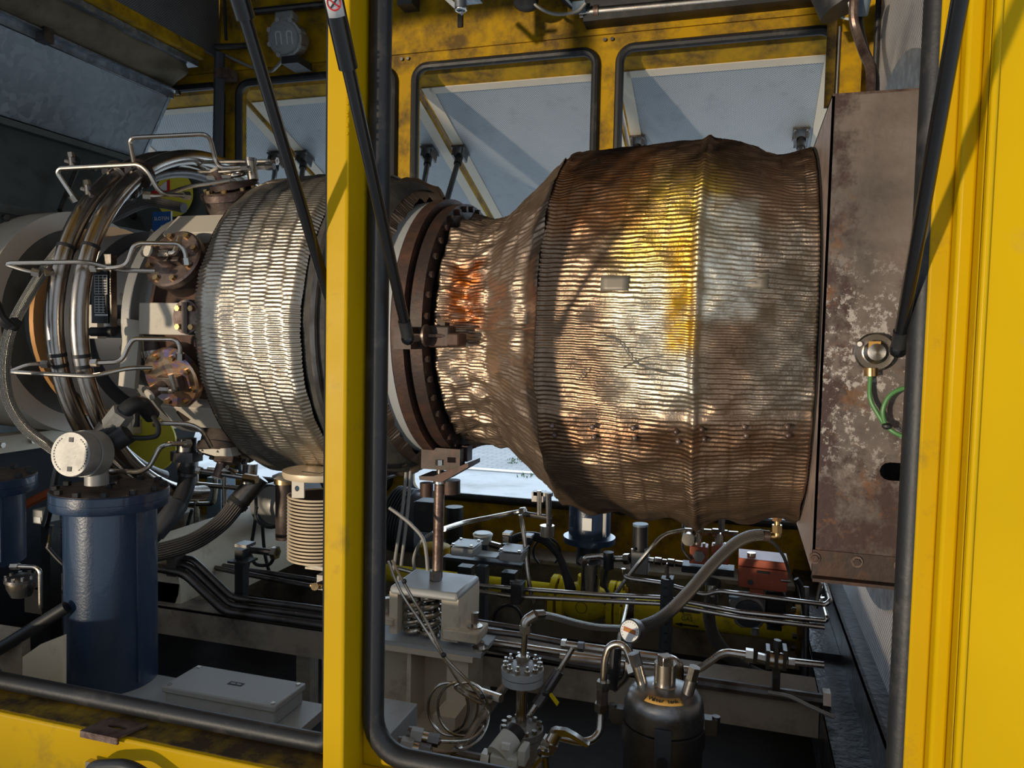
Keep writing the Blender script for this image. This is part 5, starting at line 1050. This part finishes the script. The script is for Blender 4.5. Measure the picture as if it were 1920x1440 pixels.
for i,(x0,x1,lb) in enumerate(((1293,1326,'left orange valve block with a hexagon plug'),(1334,1366,'right orange valve block partly behind the braided hose'))):
    t = thing('valve_block', lb, 'valve', P((x0+x1)/2,1060,3.0), 'pair of orange valve blocks'); obj('block', MB().pbox(x0,1024,x1,1060,3.0,.07), 'orange', t, bevel=.004); c_ = P((x0+x1)/2+1,1042,3.0); obj('hex_plug', MB().cyl(c_,c_-Vector((0,.012,0)),.024,seg=6), 'grey_cast', t)
    for x in (x0+6,x1-6): obj('screw', MB().cyl(P(x,1024,3.02),P(x,1018,3.02),.006,seg=8), 'steel', t)
    obj('port', MB().cyl(P((x0+x1)/2-2,1024,3.04),P((x0+x1)/2-2,985 if i==0 else 1000,3.04),.016,seg=14), 'steel', t)
single('mounting_block', MB().pbox(1278,1060,1376,1083,3.0,.08), 'black', 'black base plate carrying the two orange valve blocks', 'plate')
fm = thing('fitting_chain', 'horizontal chain of steel fittings above the orange valve blocks', 'fitting', P(1330,1000,3.02))
for x0,x1,r in ((1284,1300,.012),(1302,1318,.016),(1320,1334,.013),(1336,1350,.017),(1352,1364,.013),(1366,1384,.010)): obj('nut', MB().hexn(P(x0,995+(x0-1284)*.06,3.04),P(x1,995+(x1-1284)*.06,3.04),r), 'steel', fm)
for x,y0,y1 in ((1312,996,966),(1353,997,966)): obj('riser', MB().hexn(P(x,y0,3.04),P(x,y1,3.04),.014), 'steel_dark', fm)
single('round_sight', MB().cyl(P(1290,1012,2.98),P(1290,1012,2.98)+Vector((0,.05,0)),.024,seg=24), 'steel', 'small round steel cap left of the orange valve blocks', 'cap')
tube_thing('drop_wire', PL([(1281,976,3.1),(1282,1000,3.05),(1281,1030,3.0),(1296,1050,2.98)]), .006, 'black', 'black wire dropping to the left orange valve block', 'wire', soft=True)
ob = thing('orange_box', 'large orange actuator box next to the exhaust box', 'box', P(1430,1115,2.95)); x0,x1 = 1384,1478
obj('lower_case', MB().prism([P(x,y,2.95) for x,y in ((1384,1062),(1478,1072),(1475,1112),(1384,1100))],(0,.13,0)), 'orange', ob, bevel=.003); obj('cover', MB().prism([P(x,y,2.945) for x,y in ((1385,1046),(1479,1056),(1478,1071),(1384,1061))],(0,.14,0)), 'orange', ob, bevel=.003)
obj('slot', MB().pbox(1419,1070,1444,1077,2.944,.006), 'black', ob); obj('knob', MB().cyl(P(1409,1052,2.99),P(1409,1036,2.99),.016,seg=16), 'steel', ob); obj('pointer', MB().cyl(P(1464,1088,2.95),P(1482,1090,2.95),.006,seg=8), 'steel', ob); obj('hole', MB().cyl(P(1407,1092,2.953),P(1407,1092,2.945),.010,seg=14), 'black', ob); obj('foot', MB().pbox(1406,1103,1432,1116,2.96,.08), 'orange', ob)
for x,y in ((1436,1051),(1456,1058)): obj('screw', MB().cyl(P(x,y,2.98),P(x,y-3,2.98),.005,seg=8), 'steel_bright', ob)
am = thing('actuator_motor', 'black upright motor under the orange actuator box', 'motor', P(1455,1180,2.95)); obj('body', MB().pbox(1436,1112,1472,1176,2.96,.10), 'black', am, bevel=.01); obj('end', MB().pbox(1438,1176,1466,1184,2.97,.08), 'black', am)
oj = thing('octagon_box', 'grey octagonal cast junction box in front of the gas pipe', 'box', P(1400,1180,2.9)); pts = [(1366,1128),(1378,1120),(1422,1124),(1432,1136),(1436,1164),(1426,1178),(1390,1178),(1378,1170)]
obj('case', MB().prism([P(x,y,2.9) for x,y in pts],(0,.09,0)), 'grey_cast', oj, bevel=.006); obj('cover', MB().lathe([(0,.052),(.012,.050),(.014,.040)],P(1404,1150,2.9),(0,-1,0),32), 'grey_dark', oj); obj('top_gland', MB().pbox(1367,1119,1386,1126,2.89,.05), 'grey_blue', oj); obj('lower_gland', MB().cyl(P(1416,1178,2.94),P(1416,1190,2.94),.014,seg=12), 'grey_cast', oj)
# braided hoses
h = thing('braided_hose', 'thick braided hose rising from the gauge to the brass elbow under the cladding', 'hose', P(1260,1150,2.6))
obj('hose', MB().tube(spline(PL([(1168,1180,2.35),(1205,1174,2.38),(1245,1155,2.44),(1290,1112,2.52),(1335,1060,2.60),(1375,1022,2.66),(1405,1006,2.70),(1428,1003,2.72)]),10),.0205,18), 'braid_dark', h); obj('ferrule', MB().cyl(P(1424,1003,2.72),P(1442,1005,2.73),.019,seg=16), 'cover_brown', h)
h = thing('braided_hose', 'pale braided hose from the pot riser elbow to the pressure gauge', 'hose', P(1080,1165,2.15))
obj('hose', MB().tube(spline(PL([(1012,1152,2.05),(1040,1157,2.10),(1080,1168,2.18),(1120,1176,2.26),(1165,1178,2.34)]),10),.0105,14), 'braid', h); obj('ferrule', MB().cyl(P(1003,1153,2.03),P(1018,1152,2.06),.013,seg=14), 'steel', h)
h = thing('braided_hose', 'dark braided hose curving down right from the valve base to the wall', 'hose', P(1400,1250,2.8))
obj('hose', MB().tube(spline(PL([(1334,1120,2.85),(1329,1150,2.83),(1340,1195,2.8),(1375,1237,2.78),(1430,1268,2.76),(1500,1280,2.76),(1560,1287,2.76)]),10),.0225,18), 'braid_dark', h); obj('ferrule', MB().cyl(P(1334,1096,2.86),P(1333,1142,2.85),.0235,seg=16), 'steel', h)
for p,q in (((1398,1252),(1401,1254)),((1455,1270),(1458,1271))): obj('tie', MB().cyl(P(p[0],p[1],2.765),P(q[0],q[1],2.765),.025,seg=16), 'black', h)
obj('adapter', MB().cyl(P(1337,1088,2.9),P(1335,1104,2.88),.030,seg=16), 'black', h)
be = thing('brass_elbow', 'brass elbow fitting hanging under the cladding by the exhaust box', 'fitting', P(1458,1010,2.73))
obj('upper_nut', MB().hexn(P(1457,962,2.73),P(1457,976,2.73),.018), 'copper', be); obj('stem', MB().cyl(P(1457,974,2.73),P(1457,1002,2.73),.010,seg=12), 'brass', be); obj('nut', MB().hexn(P(1457,984,2.73),P(1457,998,2.73),.018), 'brass', be); obj('elbow', MB().pipe(PL([(1457,998,2.73),(1457,1006,2.73),(1438,1005,2.73)]),.013,.015,12), 'brass', be)
tube_thing('black_cable', PL([(1432,1010,2.8),(1452,1020,2.8),(1470,1045,2.82),(1480,1075,2.85)]), .006, 'black', 'black cable from the brass elbow past the orange box', 'cable', soft=True)
tube_thing('feed_tube', PL([(1150,1120,2.95),(1175,1085,2.95),(1215,1035,2.95),(1245,1004,2.98),(1284,994,3.03)]), .0085, 'steel', 'steel tube arching from the gas valve up to the fitting chain', 'tube', soft=True)
tube_thing('feed_tube', PL([(1178,1118,3.2),(1172,1150,3.0),(1162,1190,2.75),(1160,1215,2.45)]), .008, 'steel', 'steel tube dropping behind the pressure gauge', 'tube', soft=True)
# gauge
gg = thing('pressure_gauge', 'round white faced pressure gauge with an orange band', 'gauge', P(1181,1210,2.05)); c = P(1181,1183,2.05); n_ = Vector((-.30,-.85,.25)).normalized()
obj('case', MB().lathe([(-.035,.030),(-.03,.032),(0,.032),(.003,.029)],c,n_,36,caps=False), 'steel_dark', gg); obj('dial', MB().lathe([(.0,.028),(.0015,.028)],c,n_,36), 'white', gg)
rt = Vector((0,0,1)).cross(n_).normalized(); uu = n_.cross(rt)
obj('band', MB().prism([c+n_*.0018+rt*x+uu*y for x,y in ((-.019,-.003),(.019,-.007),(.019,.005),(-.019,.009))],n_*.0005), 'orange', gg)
obj('scale_marks', (lambda m: [m.box(c+n_*.002+(rt*math.cos(q)+uu*math.sin(q))*.0235,(.0018,.0018,.0018)) for q in np.linspace(-.6,3.8,15)] and m)(MB()), 'black', gg)
obj('stem', MB().cyl(c-uu*.03-n_*.015,c-uu*.075-n_*.015,.009,seg=12), 'steel_dark', gg); obj('band_marks', (lambda m: [m.box(c+n_*.0028+rt*x+uu*(.001-.1*x),(.0025,.0018,.006)) for x in (-.012,-.006,0,.006,.012)] and m)(MB()), 'yellow', gg)
# flanged seal pots
def pot(px, py, Y, r, label, mat, riser):
    c = P(px,py,Y); t = thing('flanged_pot', label, 'pot', c-Vector((0,0,.04)), 'two flanged seal pots'); up = Vector((0,0,1))
    obj('upper_flange', MB().lathe([(-.018,r),(0,r)],c,up,40), mat, t); obj('lower_flange', MB().lathe([(-.040,r*.98),(-.021,r*.98),(-.021,r*.9)],c,up,40), mat, t)
    obj('raised_face', MB().lathe([(0,r*.72),(.004,r*.68),(.008,r*.2)],c,up,36), mat, t)
    for k in range(12):
        q = 2*math.pi*k/12; p = c+Vector((r*.84*math.cos(q),r*.84*math.sin(q),0)); obj('nut', MB().hexn(p,p+up*.012,.008), 'steel', t)
        if riser: obj('stud', MB().cyl(p,p+up*.024,.0042,seg=8), 'steel_bright', t)
    return t, c
p1, c1 = pot(980,1252,2.02,.060,'upper flanged pot with studs and an upright riser pipe','grey_paint',True)
obj('riser', MB().cyl(c1,P(985,1180,2.02),.0085,seg=14), 'steel', p1); obj('hub', MB().hexn(c1,c1+Vector((0,0,.035)),.017), 'steel', p1); obj('elbow', MB().pipe(PL([(985,1184,2.02),(985,1164,2.02),(1004,1153,2.03)]),.015,.02,14), 'steel', p1); obj('elbow_nut', MB().hexn(P(985,1186,2.02),P(985,1172,2.02),.017), 'steel', p1)
obj('down_pipe', MB().cyl(c1-Vector((0,0,.04)),P(977,1372,2.02),.016,seg=18), 'steel', p1)
p2, c2 = pot(978,1364,2.02,.062,'lower flanged pot, dusty grey, under the first','grey_cast',False)
obj('barrel', MB().cyl(c2-Vector((0,0,.16)),c2-Vector((0,0,.03)),.058,seg=32), 'cream_dirty', p2)
iv = thing('inline_valve', 'slanting steel line with a valve and a yellow lever behind the flanged pots', 'valve', P(1020,1280,2.1))
obj('upper_tube', MB().cyl(P(1074,1215,2.15),P(1046,1262,2.13),.0085,seg=12), 'steel', iv); obj('valve_body', MB().cyl(P(1048,1258,2.13),P(1020,1302,2.10),.0165,seg=16), 'steel_dark', iv); obj('nut', MB().hexn(P(1026,1292,2.11),P(1006,1322,2.09),.016), 'steel_dark', iv); obj('lower_tube', MB().cyl(P(1010,1315,2.09),P(992,1342,2.07),.0085,seg=12), 'steel', iv)
obj('lever', MB().prism([P(x,y,2.07) for x,y in ((1028,1302),(1034,1300),(1048,1318),(1044,1324))],(0,.004,0)), 'yellow_pipe', iv); obj('lever_stub', MB().cyl(P(1020,1300,2.08),P(1030,1303,2.07),.007,seg=8), 'black', iv)
tee = thing('line_tee', 'steel tee joint where the slanting line meets the long rear pipe', 'fitting', P(1074,1210,2.15)); obj('cross', MB().cyl(P(1060,1209,2.16),P(1090,1213,2.16),.012,seg=12), 'steel', tee); obj('nut', MB().hexn(P(1053,1207,2.16),P(1062,1208,2.16),.015), 'steel', tee); obj('nut', MB().hexn(P(1084,1212,2.16),P(1095,1213,2.16),.015), 'steel_dark', tee)
GR = 'long rear pipes above the base beam'
for i,(pts,r,m,lb) in enumerate((([(905,1182,2.4),(985,1180+12,2.4),(1060,1206,2.4)],.011,'steel_dark','dark rear pipe ending at the line tee'),([(915,1203,2.42),(1040,1222,2.42),(1160,1240,2.42)],.011,'steel','second rear pipe above the base beam'),([(1090,1212,2.3),(1160,1222,2.3),(1262,1236,2.3),(1275,1248,2.3),(1273,1290,2.3)],.013,'steel','rear pipe turning down behind the water tank'),
   ([(1050,1232,2.4),(1180,1246,2.4),(1298,1257,2.4),(1312,1254,2.4),(1352,1226,2.4),(1365,1223,2.4),(1412,1230,2.4)],.0115,'steel','rear pipe rising in a step to the small ball valve'),([(915,1212,2.44),(1100,1246,2.44),(1190,1258,2.44)],.016,'steel_dark','thick dark rear pipe just over the base beam'),([(1262,1272,2.44),(1400,1292,2.44),(1556,1315,2.44)],.019,'steel_dark','thick pipe lying on the base beam right of the water tank'),
   ([(1480,1240,2.4),(1545,1247,2.4)],.010,'steel','short pipe from the small ball valve to the wall'),([(890,1165,2.5),(985,1180,2.5)],.010,'steel_dark','dark pipe end right of the spring box'))):
    tube_thing('rear_pipe', PL(pts), r, m, lb, 'pipe', bend=.05, group=GR, nuts=(1,) if i in (5,3) else ())
bv = thing('ball_valve', 'steel three-piece ball valve low down beside the right wall', 'valve', P(1455,1260,2.4)); obj('body', MB().cyl(P(1437,1236,2.4),P(1475,1242,2.4),.026,seg=18), 'steel', bv)
for x in (1440,1456,1472): obj('end_plate', MB().pbox(x-3,1220,x+3,1256,2.37,.06), 'steel_dark', bv)
obj('foot', MB().pbox(1450,1250,1462,1300,2.42,.06), 'steel_dark', bv); obj('stem', MB().cyl(P(1456,1222,2.4),P(1458,1200,2.4),.011,seg=12), 'steel_dark', bv); obj('nut', MB().hexn(P(1420,1232,2.4),P(1436,1236,2.4),.015), 'steel', bv); obj('nut', MB().hexn(P(1478,1242,2.4),P(1490,1244,2.4),.015), 'steel', bv)
tube_thing('floor_cable', PL([(1440,1298,2.35),(1480,1306,2.35),(1520,1325,2.32),(1565,1345,2.3)]), .006, 'grey_cast', 'grey cable trailing over the thick pipe to the right wall', 'cable', soft=True)
tube_thing('wall_tube', PL([(1512,1100,2.9),(1512,1270,2.85)]), .010, 'steel_dark', 'dark upright tube by the right wall, in front of the gas flange', 'tube')
tube_thing('wall_tube', PL([(1493,1085,3.0),(1505,1110,3.0),(1510,1180,2.95),(1507,1240,2.9)]), .010, 'black', 'black cable dropping past the orange box to the valve', 'cable', soft=True)
for i,(x0,y0,x1,y1) in enumerate(((1540,1092,1530,1140),(1542,1120,1551,1158))): single('wall_strip', MB().cyl(P(x0,y0,3.0),P(x1,y1,3.0),.008,seg=8), 'steel_bright', ('upper','lower')[i]+' bright rod end standing by the right wall', 'rod')
# water tank
wt = thing('water_tank', 'dark steel water tank with a domed lid and strap at the bottom right', 'tank', (P(1245,1400,1.9).x,1.9,-1.45)); c = Vector((P(1245,1320,1.9).x,1.9,-.86)); up = Vector((0,0,1))
obj('body', MB().lathe([(-.59,.098),(-.10,.098),(-.10,.102),(-.088,.102)],c,up,48), 'steel_dark', wt)
obj('dome', MB().lathe([(-.085,.099),(-.045,.099),(-.025,.095),(-.010,.084),(0,.062),(.004,.03),(.004,.001)],c,up,48), 'tank_steel', wt)
obj('rim_band', MB().lathe([(-.135,.100),(-.135,.104),(-.09,.104),(-.09,.100)],c,up,48,caps=False), 'steel_dark', wt)
fd = Vector((-c.x*1.0,-c.y,0)).normalized(); fs = Vector((0,0,1)).cross(fd)*-1
rotf = Matrix((fs,-fd,up)).transposed()
obj('strap', MB().box(c+fd*.107-up*.20,(.040,.006,.28),rotf), 'grey_dark', wt); obj('strap_bolt', MB().cyl(c+fd*.108-up*.135,c+fd*.124-up*.135,.012,seg=16), 'black', wt)
for s in (-1,1): obj('side_clamp', MB().box(c+fs*.115*s-up*.085,(.03,.03,.04),rotf).cyl(c+fs*.128*s-up*.10,c+fs*.128*s-up*.06,.010,seg=12), 'steel_dark', wt)
obj('filler_neck', MB().lathe([(0,.030),(.002,.033),(.006,.027),(.062,.027),(.062,.001)],c+Vector((.0,.0,0)),up,32), 'steel', wt); obj('square_plug', MB().box(c+up*.070,(.030,.030,.022),Matrix.Rotation(.6,3,'Z')), 'steel', wt, bevel=.002)
ln = (Vector((-.066,-.01,1))*.02)
a = c-fs*-.0+(-fs*.058)+up*-.005; obj('left_nozzle', MB().cyl(c+Vector((-.055,.0,-.005)),c+Vector((-.072,.0,.05)),.014,seg=16), 'steel', wt); obj('left_nut', MB().hexn(c+Vector((-.070,0,.045)),c+Vector((-.080,0,.075)),.016), 'steel_dark', wt)
obj('right_nozzle', MB().cyl(c+Vector((.055,-.015,-.012)),c+Vector((.066,-.015,.035)),.015,seg=16), 'steel_dark', wt); obj('right_cap', MB().hexn(c+Vector((.066,-.015,.035)),c+Vector((.073,-.015,.068)),.015), 'steel', wt)
# curved amber label on the dome
lab = MB(); vs = []; rs = -fs
for i in range(15):
    q = -.60+1.2*i/14; dr = fd*math.cos(q)+rs*math.sin(q); nn = dr*.414+up*.91
    vs += [c+dr*.0635-up*.0007+nn*.0014, c+dr*.084-up*.010+nn*.0014]
lab.add(vs, [(2*i,2*i+1,2*i+3,2*i+2) for i in range(14)])
lo_ = obj('amber_label', lab, 'label_amber', wt); lo_.modifiers.new('thickness','SOLIDIFY').thickness = .0012
for i,chx in enumerate('Water tank'):
    if chx == ' ': continue
    q = -.42+.84*i/9; dr = fd*math.cos(q)+rs*math.sin(q); nn = dr*.414+up*.91
    text(chx,.017,c+dr*.0735-up*.0054+nn*.0030,rs*math.cos(q)-fd*math.sin(q),up*.414-dr*.91,'black',lo_,'letter')
# tubes around the tank
tube_thing('arch_tube', PL([(1131,1292,1.95),(1134,1235,1.95),(1142,1212,1.95),(1158,1206,1.95),(1172,1213,1.95),(1182,1232,1.93),(1190,1262,1.91)]), .010, 'steel', 'steel tube arching like a hoop to the left nozzle of the water tank', 'tube', bend=.05, nuts=(0,1), seg=14)
tube_thing('drop_tube', PL([(1128,1318,1.95),(1127,1335,1.95),(1125,1372,1.93),(1112,1388,1.91),(1088,1392,1.89),(1040,1380,1.87)]), .010, 'steel', 'steel tube from the hoop down to the lever valve', 'tube', bend=.05, nuts=(0,), seg=14)
un = thing('union_valve', 'dark check valve and union behind the steel hoop tube', 'valve', P(1150,1280,2.0)); obj('body', MB().cyl(P(1155,1212,2.02),P(1150,1290,2.02),.016,seg=16), 'black', un); obj('union', MB().hexn(P(1130,1288,1.95),P(1129,1320,1.95),.016), 'cover_brown', un); obj('branch', MB().pipe(PL([(1178,1240,2.02),(1176,1268,2.02),(1150,1292,2.02)]),.011,.03), 'steel', un)
lv = thing('lever_valve', 'bright lever ball valve low in front of the flanged pots', 'valve', P(1035,1420,1.85)); obj('body', MB().cyl(P(1032,1395,1.85),P(1044,1372,1.86),.017,seg=18), 'steel', lv); obj('hex', MB().hexn(P(1026,1404,1.85),P(1034,1388,1.85),.024), 'steel', lv)
obj('lever', MB().prism([P(x,y,1.83) for x,y in ((1042,1368),(1060,1370),(1078,1380),(1104,1398),(1100,1402),(1068,1384),(1046,1380))],(0,.018,0)), 'steel_bright', lv); obj('pivot', MB().hexn(P(1042,1372,1.84),P(1040,1365,1.84),.012), 'steel', lv)
pt = thing('plug_tee', 'steel tee with a two-hole cap below the lever valve', 'fitting', P(1020,1440,1.82)); obj('cap', MB().pbox(1006,1404,1030,1420,1.82,.03), 'steel', pt, bevel=.004); obj('stem', MB().cyl(P(1022,1418,1.83),P(1024,1446,1.83),.009,seg=12), 'steel', pt); obj('arm', MB().cyl(P(1015,1418,1.83),P(1000,1440,1.83),.009,seg=12), 'steel_bright', pt)
for x in (1011,1024): obj('hole', MB().cyl(P(x,1408,1.82),P(x,1408,1.815),.005,seg=10), 'black', pt)
sv = thing('solenoid_valve', 'white solenoid valve with a black round coil at the bottom edge of the photo', 'valve', P(950,1440,1.80)); a, b = P(945,1412,1.80), P(968,1378,1.86)
d = (b-a).normalized(); obj('body', MB().cyl(P(932,1418,1.79),P(958,1384,1.84),.031,seg=24), 'white_plastic', sv); obj('coil', MB().cyl(P(956,1388,1.84),P(970,1368,1.87),.026,.024,seg=24), 'black', sv); obj('face_plate', MB().pbox(940,1394,956,1408,1.765,.01), 'white', sv)
obj('base', MB().pbox(918,1416,968,1448,1.78,.07), 'white_plastic', sv, bevel=.004); obj('side_plate', MB().pbox(970,1406,984,1440,1.79,.05), 'white_plastic', sv, bevel=.004)
tube_thing('supply_pipe', PL([(880,1290,2.05),(940,1310,2.0)]), .012, 'steel', 'short steel pipe slanting behind the capillary coil', 'pipe')
tube_thing('supply_pipe', PL([(948,1286,2.1),(905,1345,2.0),(870,1400,1.9),(856,1412,1.86)]), .0145, 'steel', 'long steel pipe slanting down behind the capillary coil', 'pipe', soft=True)
tube_thing('supply_pipe', PL([(848,1408,1.80),(860,1416,1.80),(920,1428,1.80)]), .015, 'steel_dark', 'dark steel pipe with a hexagon joint leading to the white solenoid valve', 'pipe', nuts=(1,))
struct('trim_7', MB().bx(-.62,.25,1.55,2.3,-1.50,-1.45), 'cream')
